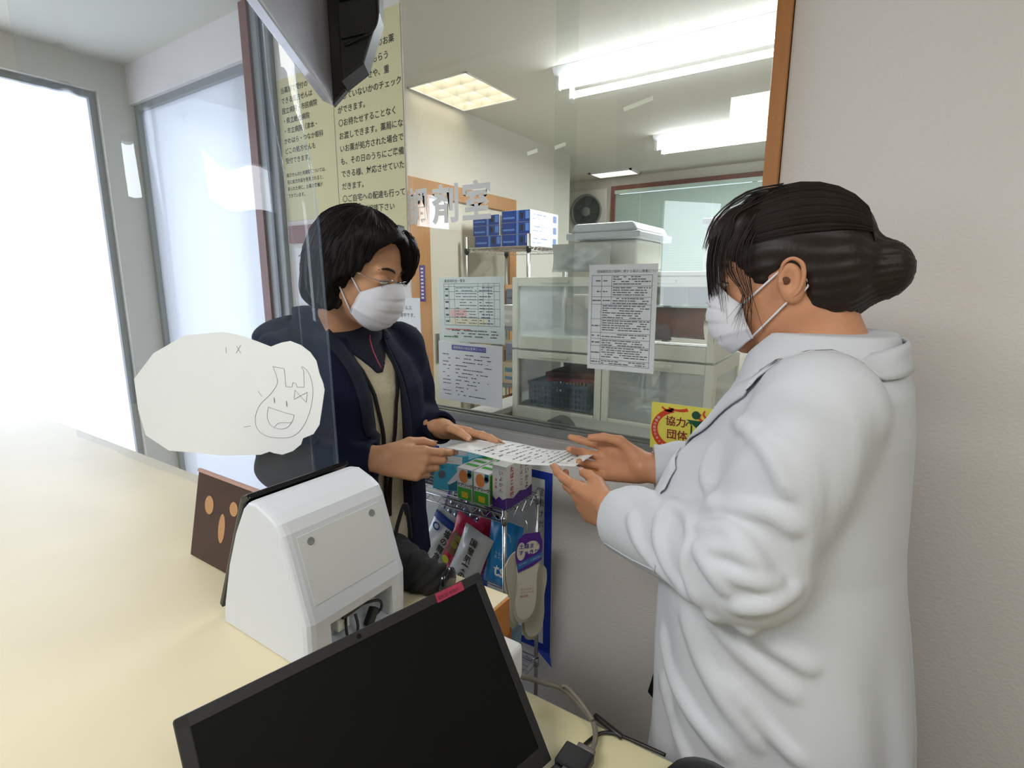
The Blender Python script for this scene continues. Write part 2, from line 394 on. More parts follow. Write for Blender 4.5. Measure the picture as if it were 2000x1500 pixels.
# ------------------------------------------------------------------ ceiling lamps
def batten(y, label):
    t = thing('batten_lamp', label, 'ceiling lamp', (-.82, y, H - .13), 'twin tube lamps on the dispensary ceiling')
    MB().prism([(-1.44, y - .11, H), (-1.44, y + .11, H), (-1.44, y + .075, H - .05), (-1.44, y - .075, H - .05)], (1.24, 0, 0)).build('housing', M_white, t, bevel=.003)
    for s in (-1, 1):
        MB().cyl((-1.40, y + s * .075, H - .085), (-.24, y + s * .075, H - .085), .0155, n=14).build('tube', M_tube, t, smooth=True)
        for x in (-1.42, -.23):
            MB().box((x - .008, y + s * .075 - .012, H - .105), (x + .012, y + s * .075 + .012, H - .045)).build('socket', M_white, t, bevel=.002)
batten(2.64, 'large twin tube ceiling lamp nearest the hatch, glowing white')
batten(4.14, 'twin tube ceiling lamp farther back, toward the blind')
lv = thing('louvre_lamp', 'square recessed ceiling lamp with white louvre cells beside the left wall', 'ceiling lamp', (-2.04, 2.6, H - .01))
M_louv = mat('louvre_white', (240, 236, 222), 0.5, emit=(255, 244, 222), es=0.22)
fr = MB()
lx0, lx1, ly0, ly1 = -2.245, -1.83, 2.34, 2.84
for a, b in (((lx0, ly0, H - .004), (lx0 + .012, ly1, H + .002)), ((lx1 - .012, ly0, H - .004), (lx1, ly1, H + .002)), ((lx0, ly0, H - .004), (lx1, ly0 + .012, H + .002)), ((lx0, ly1 - .012, H - .004), (lx1, ly1, H + .002))): fr.box(a, b)
fr.build('lamp_frame', M_white, lv, bevel=.001)
MB().box((lx0 + .012, ly0 + .012, H + .078), (lx1 - .012, ly1 - .012, H + .084)).build('diffuser', mat('lamp_glow', (255, 250, 240), .5, emit=(255, 246, 230), es=5.0), lv)
M_louv = mat('louvre_reflector', (244, 240, 226), .35)
for i in (0, 1, 2, 3):
    x = lx0 + .010 + (lx1 - lx0 - .020) * i / 3
    MB().prism([(x, ly0 + .01, H - .002), (x - .026, ly0 + .01, H + .072), (x + .026, ly0 + .01, H + .072)], (0, ly1 - ly0 - .02, 0)).build('louvre_blade', M_louv, lv)
for i in (0, 1, 2, 3, 4):
    y = ly0 + .010 + (ly1 - ly0 - .020) * i / 4
    MB().prism([(lx0 + .01, y, H - .001), (lx0 + .01, y - .026, H + .072), (lx0 + .01, y + .026, H + .072)], (lx1 - lx0 - .02, 0, 0)).build('louvre_blade', M_louv, lv)
# small recessed lamp farther back
sl = thing('recessed_lamp', 'small recessed ceiling lamp near the far window', 'ceiling lamp', (-2.1, 5.1, H - .01))
c = at(1205, 337, Z=H)
MB().box((c.x - .22, c.y - .12, H - .012), (c.x + .18, c.y + .10, H - .003)).build('diffuser', mat('small_lamp_glow', (255, 250, 240), .5, emit=(255, 250, 240), es=1.2), sl)
fr = MB()
for a, b in (((c.x - .24, c.y - .14, H - .016), (c.x - .22, c.y + .12, H)), ((c.x + .18, c.y - .14, H - .016), (c.x + .20, c.y + .12, H)), ((c.x - .24, c.y - .14, H - .016), (c.x + .20, c.y - .12, H)), ((c.x - .24, c.y + .10, H - .016), (c.x + .20, c.y + .12, H))): fr.box(a, b)
fr.build('lamp_frame', M_white, sl)
for (x, y) in ((-.7, -.9), (1.0, 0.0)):  # unseen lamp bodies added above the fill lights
    t = thing('added_panel_lamp', 'added unseen waiting room ceiling panel lamp, ' + ('left of' if x < 0 else 'right of') + ' the counter', 'ceiling lamp', (x, y, H - .03), 'added waiting room panel lamps')
    MB().box((x - .6, y - .3, H - .03), (x + .6, y + .3, H)).build('lamp_body', M_white, t)
# round exhaust fan on the far wall
fc = at(1150, 415, Y=YB)
fan = thing('wall_fan', 'round grey exhaust fan set in the far wall left of the blind', 'exhaust fan', (fc.x, YB - .06, fc.z - .17))
M_fan = mat('grey_fan', (112, 116, 112), .5); M_fand = mat('dark_fan', (60, 64, 62), .6)
MB().box((fc.x - .22, YB - .05, fc.z - .22), (fc.x + .22, YB, fc.z + .22)).build('fan_box', M_wall, fan, bevel=.006)
MB().lathe((fc.x, YB - .051, fc.z), (0, -1, 0), [(.172, 0), (.178, .03), (.160, .032), (.155, .0)], 32).build('fan_ring', M_fan, fan, smooth=True)
MB().lathe((fc.x, YB - .052, fc.z), (0, -1, 0), [(.158, 0.001), (.0001, .001)], 32).build('fan_back', M_fand, fan)
MB().lathe((fc.x, YB - .055, fc.z), (0, -1, 0), [(.05, 0), (.048, .03), (.02, .04), (.0001, .041)], 20).build('fan_hub', M_fan, fan, smooth=True)
for k in range(5):
    a = 2 * PI * k / 5; d = V((math.cos(a), 0, math.sin(a))); e = V((-math.sin(a), 0, math.cos(a)))
    b0 = V((fc.x, YB - .065, fc.z))
    MB().add([b0 + d * .04 - e * .02, b0 + d * .04 + e * .02 + V((0, -.012, 0)), b0 + d * .145 + e * .055 + V((0, -.012, 0)), b0 + d * .15 - e * .03], [(0, 1, 2, 3)]).build('fan_blade', M_fand, fan, solid=.002)
# ------------------------------------------------------------------ things on the partition glass and wall
def sheet_on(name, label, cat, x0, x1, z0, z1, y, m, th=.0006, tilt=0.0, group=None):
    t = thing(name, label, cat, ((x0 + x1) / 2, y, z0), group)
    cx, cz = (x0 + x1) / 2, (z0 + z1) / 2
    R = V((math.cos(tilt), 0, math.sin(tilt))); U = V((-math.sin(tilt), 0, math.cos(tilt)))
    MB().obox((cx, y, cz), (R, (0, 1, 0), U), ((x1 - x0) / 2, th, (z1 - z0) / 2)).build('sheet', m, t)
    org = V((cx, y - th - .0006, cz)) - R * (x1 - x0) / 2 - U * (z1 - z0) / 2
    return t, org, R, U
rnd = random.Random(3)
# two cream notices on the wall beside the hatch
pt, po, R, U = sheet_on('notice_sheet', 'tall cream wall notice with large black Japanese text, beside the hatch glass', 'notice', -1.646, -1.312, 1.60, 2.30, YP - .0015, M_creamp)
body = '〇複数の処方せんのお薬\nを一つの薬局でもらう\nと、飲み合わせや、重\n複していないかのチェック\nができます。\n〇お待たせすることなく\nお渡しできます。薬局にな\nいお薬が処方された場合で\nも、その日のうちにご準備\nできる様、対応させていた\nだきます。\n〇ご自宅への配達も行って\nいます。ご相談下さい'
text(MB(), body, .0262, po + R * .018 + U * .600, R, U, line=1.62, bold=.0003).build('printed_text', M_ink, pt)
pt, po, R, U = sheet_on('notice_sheet', 'cream wall notice with smaller text, left of the tall one and half behind the vinyl', 'notice', -1.968, -1.650, 1.685, 2.20, YP - .0015, M_creamp)
mb = MB()
text(mb, '当薬局で受付の\nできる処方せんは\n国立病院・市民病院\n・県立総合病院\n・市立病院（津本・\nかわはら・つなか眼科\nどこの処方せんも\n受付できます。', .0235, po + R * .02 + U * .465, R, U, line=1.52, bold=.0002)
mb.build('printed_text', M_ink, pt); mb = MB()
text(mb, '処方せんの使用期間については、\n先に処方内容を発見されると、\n来られた時に、お薬の準備が\nできています。', .0165, po + R * .02 + U * .165, R, U, line=1.55, bold=.0001)
mb.build('printed_text', M_ink, pt)
pt, po, R, U = sheet_on('paper_notice', 'plain white paper fixed on the wall behind the vinyl, left of the black-haired head', 'notice', -1.93, -1.79, 1.36, 1.58, YP - .0015, M_paper)
mb = MB()
for i in range(6): dashes(mb, po, R, U, .02, .19 - i * .03, .2, .003, rnd)
mb.build('printed_text', M_grey, pt)
# white paper with small drawing at the left edge of the hatch
a = at(760, 590, Y=YP - .004); b = at(829, 705, Y=YP - .004)
pt, po, R, U = sheet_on('paper_notice', 'white notice with a small drawn child, beside the navy jacket', 'notice', -1.46, -1.262, 1.205, 1.395, YP - .006, M_paper)
mb = MB(); text(mb, '新型コロナウイルス', .0165, po + R * .012 + U * .150, R, U)
text(mb, '対策中です。', .0165, po + R * .085 + U * .125, R, U)
text(mb, 'ご協力お願い致します。', .009, po + R * .04 + U * .095, R, U)
mb.build('printed_text', M_ink, pt)
mb = MB(); disc(mb, po + V((0, -.0003, 0)), R, U, .172, .075, .0135, .017); mb.build('drawn_hair', mat('brown_print', (150, 116, 82), .6), pt)
mb = MB(); disc(mb, po + V((0, -.0009, 0)), R, U, .170, .071, .011, .0135); mb.build('drawn_face', mat('face_print', (236, 220, 192), .6), pt)
mb = MB(); disc(mb, po + V((0, -.0009, 0)), R, U, .170, .040, .007, .016); mb.build('drawn_dress', mat('dress_print', (214, 206, 190), .6), pt)
mb = MB()
for sx in (-.004, .004): disc(mb, po + V((0, -.0014, 0)), R, U, .170 + sx, .071, .0009, n=8)
mb.build('drawn_eyes', M_ink, pt)
# two stacked papers on the glass
YG = YP + .011 - .0038 - .001
YGl = YP + .020 - .0035
def pxbox(px0, py0, px1, py1, y):
    a, b = at(px0, (py0 + py1) / 2, Y=y), at(px1, (py0 + py1) / 2, Y=y); m = (px0 + px1) / 2
    c, d = at(m, py1, Y=y), at(m, py0, Y=y)
    return a.x, b.x, c.z, d.z
x0, x1, z0, z1 = pxbox(858, 541, 985, 669, YGl)
pt, po, R, U = sheet_on('table_sheet', 'pale green price table sheet taped on the glass, upper of the two left papers', 'paper', x0, x1, z0, z1, YGl, mat('pale_green_paper', (216, 226, 220), .7), tilt=.012)
W_, H_ = x1 - x0, z1 - z0
mb = MB()
for v in (.09, .17, .26, .62, .70, .78, .86, .94): rule(mb, po, R, U, W_ * v, H_ * (.26 if v != .17 else .3), W_ * v, H_ * .90, .0005)
for v in (.26, .38, .52, .66, .78, .86, .90): rule(mb, po, R, U, W_ * .09, H_ * v, W_ * .94, H_ * v, .0005)
for i in range(13): dashes(mb, po, R, U, W_ * .28, H_ * (.30 + .045 * i), W_ * .60, .0011, rnd)
for i in range(13): dashes(mb, po, R, U, W_ * .64, H_ * (.30 + .045 * i), W_ * .84, .0014, rnd, gap=.2)
for i in range(6): dashes(mb, po, R, U, W_ * .11, H_ * (.32 + .10 * i), W_ * .16, .003, rnd, gap=.1)
for i in range(3): dashes(mb, po, R, U, W_ * .2, H_ * (.09 + .045 * i), W_ * .92, .0017, rnd)
text(mb, '薬局用料金一覧表', .011, po + R * W_ * .1 + U * H_ * .925, R, U)
mb.build('printed_table', mat('slate_ink', (84, 104, 110), .7), pt)
mb = MB(); quad(mb, po + V((0, .0002, 0)), R, U, W_ * .19, H_ * .39, W_ * .44, H_ * .51); mb.build('pink_cell', mat('pink_print', (226, 190, 184), .7), pt)
mb = MB(); quad(mb, po + V((0, .0002, 0)), R, U, W_ * .19, H_ * .27, W_ * .75, H_ * .37); mb.build('cream_cell', mat('cream_print', (226, 222, 192), .7), pt)
mb = MB(); dashes(mb, po, R, U, W_ * .1, H_ * .195, W_ * .5, .0022, rnd, gap=.1); mb.build('red_line', mat('pale_red_ink', (206, 128, 104), .7), pt)
mb = MB(); dashes(mb, po, R, U, W_ * .07, H_ * .075, W_ * .3, .0022, rnd, gap=.05); mb.build('green_line', mat('green_ink', (70, 140, 96), .7), pt)
x0, x1, z0, z1 = pxbox(858, 671, 981, 788, YGl)
pt, po, R, U = sheet_on('hours_sheet', 'white sheet with a violet title bar, lower of the two left papers', 'paper', x0, x1, z0, z1, YGl, M_paper, tilt=-.01)
W_, H_ = x1 - x0, z1 - z0
mb = MB(); quad(mb, po, R, U, W_ * .22, H_ * .87, W_ * .76, H_ * .955); mb.build('title_bar', mat('violet_print', (92, 92, 168), .6), pt)
mb = MB(); text(mb, '保険薬局の施設基準について', .0105, po + R * W_ * .245 + U * H_ * .895 + V((0, -.0006, 0)), R, U, spacing=.96); mb.build('title_text', M_paper, pt)
mb = MB()
for i in range(12):
    dashes(mb, po, R, U, W_ * .07, H_ * (.79 - .062 * i), W_ * .2, .0014, rnd)
    dashes(mb, po, R, U, W_ * .28, H_ * (.80 - .062 * i), W_ * rnd.uniform(.5, .85), .0015, rnd)
mb.build('printed_text', M_grey, pt)
x0, x1, z0, z1 = pxbox(1149, 516, 1281, 725, YG)
pt, po, R, U = sheet_on('rules_sheet', 'long white document with a dense printed table, taped on the right glass', 'paper', x0, x1, z0, z1, YG, mat('grey_white_paper', (214, 218, 218), .7), tilt=.005)
W_, H_ = x1 - x0, z1 - z0
mb = MB(); text(mb, '保険薬局及び調剤に関する掲示と療養について', .0086, po + R * W_ * .12 + U * H_ * .925, R, U, spacing=.95)
rows = [.90, .80, .70, .63, .49, .36, .30, .23, .10, .05]
for v in rows: rule(mb, po, R, U, W_ * .05, H_ * v, W_ * .93, H_ * v, .0005)
for v in (.05, .20, .93): rule(mb, po, R, U, W_ * v, H_ * .05, W_ * v, H_ * .90, .0005)
rule(mb, po, R, U, W_ * .35, H_ * .63, W_ * .35, H_ * .90, .0005)
for a, b in zip(rows, rows[1:]):
    n = max(1, int((a - b) / .022)); lft = .37 if b >= .63 else .22
    for i in range(n): dashes(mb, po, R, U, W_ * lft, H_ * (a - .014 - .022 * i), W_ * rnd.uniform(.75, .92), .0013, rnd, gap=.12)
    dashes(mb, po, R, U, W_ * .06, H_ * (a + b) / 2, W_ * .19, .0016, rnd, gap=.1)
for v in (.85, .75, .665): dashes(mb, po, R, U, W_ * .22, H_ * v, W_ * .34, .0014, rnd, gap=.1)
mb.build('printed_table', M_grey, pt)
# adhesive tape scraps on the glass
for i, (px, py, l, tl, lb) in enumerate(((1246, 203, .075, .36, 'longest strip of old clear tape high on the glass'), (1094, 285, .034, .33, 'short strip of old tape on the glass, right of another by the corner'), (1040, 297, .034, .30, 'faint scrap of tape on the glass, left of the corner piece'))):
    p = at(px, py, Y=YG)
    yy = YG - .0003 if i == 0 else YGl
    p = at(px, py, Y=yy)
    o = MB().obox(p, ((math.cos(tl) * .98, 0, math.sin(tl) * .5), (0, 1, 0), (-math.sin(tl) * .5, 0, math.cos(tl))), (l / 2, .0003, .005)).build('tape_strip', M_tape)
    o['label'] = lb; o['category'] = 'tape'
# lettering on the glass
p = at(793, 440, Y=YGl); q = at(957, 420, Y=YGl)
sz = (q.x - p.x) / 3 * .99
lt = thing('glass_lettering', 'pale grey cut lettering reading dispensing room, stuck on the glass', 'lettering', (p.x, YGl, p.z))
mg = mat('grey_lettering', (222, 221, 218), .6)
for ch, lx, lw_ in (('調', 798, .72), ('剤', 845, .94), ('室', 902, .94)):
    text(MB(), ch, sz * 1.06, V((at(lx, 430, Y=YGl).x, YGl, p.z + .010)), V((lw_, 0, 0)), V((0, 0, 1.0)), bold=.0035).build('letter', mg, lt, solid=.0006)
x0, x1, z0, z1 = pxbox(820, 518, 831, 589, YGl)
pt, po, R, U = sheet_on('purple_strip', 'narrow purple vertical label strip on the glass above the left papers', 'label', x0, x1, z0, z1, YGl, mat('muted_purple_print', (104, 82, 140), .6))
mb = MB()
for i in range(9): quad(mb, po, R, U, (x1 - x0) * .25, (z1 - z0) * (.08 + .1 * i), (x1 - x0) * .7, (z1 - z0) * (.13 + .1 * i))
mb.build('printed_marks', M_white, pt)
# yellow sticker
x0, x1, z0, z1 = pxbox(1271, 792, 1398, 884, YG)
st = thing('yellow_sticker', 'yellow and red cooperating group sticker at the bottom of the glass', 'sticker', ((x0 + x1) / 2, YG, z0))
W_, H_ = x1 - x0, z1 - z0
R, U = V((1, 0, 0)), V((0, 0, 1)); po = V((x0, YG - .0012, z0))
mb = MB().box((x0, YG - .0006, z0), (x1, YG + .0006, z1)); mb.build('sticker_base', M_yel, st)
mb = MB()
def arc(mb, cx, cy, rx, ry, a0, a1, w0, w1, n=18, o=po):
    P = []
    for i in range(n + 1):
        t = i / n; a = math.radians(a0 + (a1 - a0) * t); w = w0 + (w1 - w0) * t; P.append((cx + rx * math.cos(a), cy + ry * math.sin(a), a, w))
    for (x, y, a, w), (X, Y, A, W2) in zip(P, P[1:]):
        f = lambda x, y, a, w: (o + R * (x + w * math.cos(a)) + U * (y + w * math.sin(a)))
        mb.poly([f(x, y, a, -w), f(X, Y, A, -W2), f(X, Y, A, W2), f(x, y, a, w)])
arc(mb, W_ * .46, H_ * .45, W_ * .40, H_ * .44, 105, 285, .006, .0115)
mb.build('red_band', M_red, st)
mb = MB(); arc(mb, W_ * .42, H_ * 1.18, W_ * .3, H_ * .30, 240, 300, .002, .0045); mb.build('red_stroke', M_red, st); mb = MB()
arc(mb, W_ * .28, H_ * 1.25, W_ * .2, H_ * .4, 235, 285, .002, .004)
mb.build('red_stroke', M_red, st); mb = MB(); arc(mb, W_ * .95, H_ * .8, W_ * .2, H_ * .12, 150, 230, .002, .004)
mb.build('red_stroke', M_red, st); mb = MB(); arc(mb, W_ * .95, H_ * .88, W_ * .14, H_ * .12, 150, 230, .002, .003)
mb.build('red_stroke', M_red, st)
mb = MB(); text(mb, '協力', W_ * .165, po + R * W_ * .23 + U * H_ * .56 + V((0, -.0004, 0)), R, U, bold=.0004)
text(mb, '団体', W_ * .165, po + R * W_ * .26 + U * H_ * .28 + V((0, -.0004, 0)), R, U, bold=.0004); mb.build('sticker_text', M_mar, st)
mb = MB(); disc(mb, po + V((0, -.0004, 0)), R, U, W_ * .70, H_ * .83, W_ * .065)
mb.poly([po + R * W_ * a + U * H_ * b + V((0, -.0004, 0)) for a, b in ((.56, .72), (.82, .72), (.86, .5), (.76, .52))])
arc(mb, W_ * .60, H_ * .58, W_ * .04, H_ * .08, 0, 180, .0013, .0013, 8, po + V((0, -.0004, 0)))
quad(mb, po + V((0, -.0004, 0)), R, U, W_ * .63, H_ * .3, W_ * .655, H_ * .6)
mb.build('walking_figure', M_grn, st)
mb = MB()
for i, ch in enumerate('地域の見守りネットワーク'):
    a = math.radians(148 + i * 10.2)
    tg = V((-math.sin(a), 0, math.cos(a)))
    c = po + R * (W_ * .46 + W_ * .40 * math.cos(a)) + U * (H_ * .45 + H_ * .44 * math.sin(a)) + V((0, -.0005, 0))
    text(mb, ch, .0085, c - R * .004 - U * .003, R, U)
mb.build('band_text', M_paper, st)
# long poster with a blue border below the hatch, behind the rack
pb = thing('blue_bordered_poster', 'tall white poster with a thick blue border on the low wall behind the rack', 'poster', (-.86, YP - .003, .25))
MB().box((-1.02, YP - .003, .262), (-.744, YP - .001, .878)).build('sheet', M_white, pb)
mbl = mat('royal_blue_print', (18, 52, 165), .5)
mb = MB()
for a, b in (((-1.02, .853), (-.744, .878)), ((-1.02, .262), (-.744, .287)), ((-.770, .287), (-.744, .853)), ((-1.02, .287), (-.994, .853))): mb.box((a[0], YP - .0042, a[1]), (b[0], YP - .003, b[1]))
mb.build('border', mbl, pb)
mb = MB(); cr = [(-.80, YP - .004, .262), (-.744, YP - .004, .262), (-.722, YP - .03, .238)]
mb.poly(cr); mb.build('curled_corner', mbl, pb, solid=.0006)
mb = MB(); text(mb, '健\n康\nサ\nポ\n｜\nト', .03, V((-.80, YP - .0045, .80)), V((1, 0, 0)), V((0, 0, 1)), line=1.2); mb.build('printed_text', M_grey, pb)
# ------------------------------------------------------------------ inside the dispensary
M_cpan = glassmat('cloudy_plastic', (.9, .92, .92), haze=.5, rough=.25, hazecol=(.74, .77, .77))
M_cpan2 = glassmat('clear_plastic', (.96, .97, .97), haze=.05, rough=.03, hazecol=(.8, .8, .8))
CY = 1.75
def case(x0, z0, label, panel=M_cpan, w=.383, h=.272, d=.42):
    t = thing('storage_case', label, 'storage case', (x0 + w / 2, CY + d / 2, z0), 'stacked front-opening storage cases')
    x1, z1, y1 = x0 + w, z0 + h, CY + d; e = .026
    f = MB()
    for a, b in (((x0, CY, z0), (x0 + e, CY + .03, z1)), ((x1 - e, CY, z0), (x1, CY + .03, z1)), ((x0 + e, CY, z0), (x1 - e, CY + .03, z0 + .048)), ((x0 + e, CY, z1 - .034), (x1 - e, CY + .03, z1))): f.box(a, b)
    f.build('door_frame', M_crp, t, bevel=.003)
    MB().box((x0 + e, CY + .012, z0 + .048), (x1 - e, CY + .015, z1 - .034)).build('door_panel', panel, t)
    MB().box((x0 + w * .35, CY - .008, z1 - .022), (x0 + w * .65, CY + .002, z1 - .010)).build('latch', M_crp, t, bevel=.002)
    s = MB()
    for a, b in (((x0 + .01, CY + .03, z0), (x1 - .01, CY + .05, z0 + .012)), ((x0 + .01, CY + .03, z1 - .012), (x1 - .01, CY + .05, z1)), ((x0 + .01, y1 - .02, z0), (x1 - .01, y1, z0 + .012)), ((x0 + .01, y1 - .02, z1 - .012), (x1 - .01, y1, z1))): s.box(a, b)
    for xx in (x0, x1 - .010):
        for a, b in (((xx, CY + .03, z0), (xx + .010, CY + .06, z1)), ((xx, y1 - .03, z0), (xx + .010, y1, z1)), ((xx, CY + .06, z0), (xx + .010, y1 - .03, z0 + .05)), ((xx, CY + .06, z1 - .05), (xx + .010, y1 - .03, z1))): s.box(a, b)
    s.build('shell', M_crp, t, bevel=.002)
    MB().box((x0 + .008, CY + .048, z1 - .009), (x1 - .008, y1 - .018, z1 - .006)).build('top_panel', M_cpan2, t)
    MB().box((x0 + .008, CY + .048, z0 + .002), (x1 - .008, y1 - .018, z0 + .010)).build('floor_panel', M_cpan, t)
    for xx in (x0 + .003, x1 - .006): MB().box((xx, CY + .06, z0 + .05), (xx + .003, y1 - .03, z1 - .05)).build('side_panel', M_cpan, t)
    return t
cx1, cx2 = -1.158, -.772
pos = ['lowest', 'second from the floor', 'third from the floor, holding the blue basket', 'topmost, with a cloudy door']
for i, z in enumerate((.074, .354, .634, .914, 1.194)):
    case(cx1, z, ['bottom ivory storage case of the left stack', 'left stack storage case, second from the floor', 'left stack storage case just below the one with the basket', 'left stack storage case with a clear door holding a blue-grey basket', 'topmost storage case of the left stack, cloudy grey door'][i], M_cpan2 if i == 3 else M_cpan)
    case(cx2, z, ['bottom ivory storage case of the right stack', 'right stack storage case, second from the floor', 'right stack storage case below the one behind the yellow sticker', 'right stack storage case with a cloudy door, behind the yellow sticker', 'topmost storage case of the right stack holding a red plastic bag'][i], M_cpan2 if i == 4 else M_cpan)
# plinth under both stacks
tagm = lambda o, l, c, g=None: (o.__setitem__('label', l), o.__setitem__('category', c), g and o.__setitem__('group', g), o)[-1]
tagm(MB().box((cx1, CY, 0), (cx2 + .383, CY + .42, .072)).build('plinth', M_alug), 'low grey plinth under the two stacks of storage cases', 'plinth')
# basket and files inside the left clear case
bk = thing('plastic_basket', 'blue-grey perforated plastic basket inside the clear storage case', 'basket', (-.975, CY + .2, .963))
M_bk = mat('blue_grey_plastic', (142, 168, 196), .45)
bx0, bx1, by0, by1, bz0, bz1 = -1.10, -.845, CY + .035, CY + .28, .965, 1.062
m = MB()
m.box((bx0 + .01, by0 + .01, bz0), (bx1 - .01, by1 - .01, bz0 + .003)).build('basket_bottom', M_bk, bk)
m = MB()
for a, b in (((bx0 - .004, by0 - .004, bz1 - .014), (bx1 + .004, by0 + .003, bz1)), ((bx0 - .004, by1 - .003, bz1 - .014), (bx1 + .004, by1 + .004, bz1)), ((bx0 - .004, by0, bz1 - .014), (bx0 + .003, by1, bz1)), ((bx1 - .003, by0, bz1 - .014), (bx1 + .004, by1, bz1))): m.box(a, b)
m.build('basket_rim', M_bk, bk, bevel=.001)
m = MB()
n = 15
for k in range(n + 1):
    x = bx0 + .004 + (bx1 - bx0 - .008) * k / n
    for yy in (by0, by1 - .003): m.box((x - .0035, yy, bz0), (x + .0035, yy + .003, bz1 - .01))
for k in range(14):
    y = by0 + .004 + (by1 - by0 - .008) * k / 13
    for xx in (bx0, bx1 - .003): m.box((xx, y - .0035, bz0), (xx + .003, y + .0035, bz1 - .01))
for z in (bz0, bz0 + .02, bz0 + .04, bz0 + .06):
    for yy in (by0 + .0004, by1 - .0026): m.box((bx0, yy, z), (bx1, yy + .002, z + .007))
    for xx in (bx0 + .0004, bx1 - .0026): m.box((xx, by0, z), (xx + .002, by1, z + .007))
m.build('basket_lattice', M_bk, bk, kind='stuff')
M_dred = mat('dark_red_cloth', (110, 28, 38), .8); M_pink = mat('pink_paper', (226, 110, 140), .7); M_gr2 = mat('grey_cover', (120, 100, 98), .8)
tagm(MB().obox((-.95, CY + .17, 1.070), ((1, .1, .05), (-.1, 1, 0), (0, 0, 1)), (.10, .09, .006)).build('folder', M_pink, bevel=.001), 'pink paper folder lying in the blue-grey basket', 'folder')
tagm(MB().obox((-.93, CY + .18, 1.088), ((1, -.05, .03), (.05, 1, 0), (0, 0, 1)), (.12, .10, .009)).build('folder', M_dred, bevel=.003), 'dark red folder on top of the pink one in the basket', 'folder')
tagm(MB().prism([(-1.04, CY + .10, 1.100), (-.81, CY + .10, 1.100), (-.81, CY + .10, 1.118), (-.90, CY + .10, 1.126), (-1.0, CY + .10, 1.108)], (0, .16, 0)).build('folded_cloth', M_gr2, bevel=.003), 'brownish folded cover lying over the red folder', 'cloth')
# bag in the top right case
def pouch(nm, label, cat, c, ax, w, h, d, m, group=None, wr=.004, seed=0, nx=14, nz=16, flat=False):
    """pillow bag standing: ax=(right, out, up)"""
    r = random.Random(seed); R, O, U = [V(a).normalized() for a in ax]; c = V(c); ph = [r.uniform(0, 6) for _ in range(6)]
    rows = []
    for side in (1, -1):
        g = []
        for j in range(nz + 1):
            v = j / nz; row = []
            for i in range(nx + 1):
                u = i / nx
                prof = (math.sin(PI * min(max((v - .0) / 1.0, 0), 1)) ** .45) * (math.sin(PI * u) ** .55)
                if v > .9: prof *= max(0, (1 - v) / .1) * .6 + .02
                wri = wr * (math.sin(9 * u + 5 * v + ph[0]) * math.sin(7 * v + ph[1]) + .6 * math.sin(17 * u - 11 * v + ph[2]))* math.sin(PI * u)
                off = side * (d / 2 * prof + .0006) + wri * (0.4 + prof * .6)
                row.append(c + R * ((u - .5) * w * (1 - .06 * math.sin(PI * v))) + U * (v * h) + O * off)
            g.append(row)
        rows.append(g)
    mb = MB(); mb.grid(rows[0]); b = rows[1]; mb.grid([list(reversed(q)) for q in b])
    t = thing(nm, label, cat, tuple(c), group)
    mb.build('bag', m, t, smooth=True)
    return t, (lambda u, v, e=.0012: c + R * ((u - .5) * w * (1 - .06 * math.sin(PI * v))) + U * (v * h) + O * (d / 2 * (math.sin(PI * v) ** .45) * (math.sin(PI * max(.001, min(.999, u))) ** .55) * ((max(0, (1 - v) / .1) * .6 + .02) if v > .9 else 1) + e + wr * 1.0)), R, U, O
t, *_ = pouch('plastic_bag', 'wrinkled red and clear plastic bag inside the top right storage case', 'plastic bag', (-.60, CY + .2, 1.247), ((1, 0, 0), (0, -1, 0), (0, 0, 1)), .26, .11, .2, mat('red_film', (214, 136, 128), .25, coat=.5), wr=.012, seed=4)
t, *_ = pouch('plastic_bag', 'dull purple-grey bag beside the red one in the top right storage case', 'plastic bag', (-.66, CY + .1, 1.247), ((1, .1, 0), (0, -1, 0), (0, 0, 1)), .20, .06, .07, mat('mauve_film', (186, 172, 184), .25, coat=.5), wr=.008, seed=9)
for k, (x, l) in enumerate(((-.70, 'white packet inside the top right case, left of its two companions'), (-.60, 'white packet in the middle of the top right case'), (-.51, 'white packet at the right end of the top right case'))):
    tagm(MB().box((x - .035, CY + .22, 1.362), (x + .035, CY + .36, 1.43)).build('white_packet', mat('pale_yellow_pack', (226, 222, 196), .6), bevel=.004), l, 'packet', 'packets in the top right case')
    bpy.data.objects[-1] if False else None
# tray/ledge on top of right stack: low cream board, and box plus bags above left
tagm(MB().box((cx2 - .02, CY - .01, 1.467), (cx2 + .40, CY + .44, 1.482)).build('top_board', M_crp, bevel=.004), 'ivory board lying on the right stack of storage cases', 'board')
# lidded white container with bags under it
lb = thing('lidded_container', 'large white lidded plastic container on the stacks, top overhanging', 'container', (-.80, CY + .25, 1.56))
q0 = at(1112, 505, Y=CY + .06); 
MB().box((-.945, CY + .12, 1.484), (-.705, CY + .40, 1.60)).build('container_body', mat('milky_plastic', (224, 226, 220), .35, var=.01), lb, bevel=.012, seg=3)
MB().box((-.965, CY + .07, 1.60), (-.680, CY + .44, 1.625)).build('lid_rim', M_whp, lb, bevel=.006)
MB().prism([(-.955, CY + .08, 1.625), (-.690, CY + .08, 1.625), (-.710, CY + .08, 1.657), (-.935, CY + .08, 1.657)], (0, .34, 0)).build('lid', M_whp, lb, bevel=.008)
t, *_ = pouch('plastic_bag', 'clear crumpled plastic bag in front of the lidded container', 'plastic bag', (-.88, CY + .03, 1.484), ((1, 0, 0), (0, -1, .0), (0, 0, 1)), .24, .10, .06, mat('clear_film_bag', (206, 212, 212), .2, coat=.6), wr=.010, seed=2)
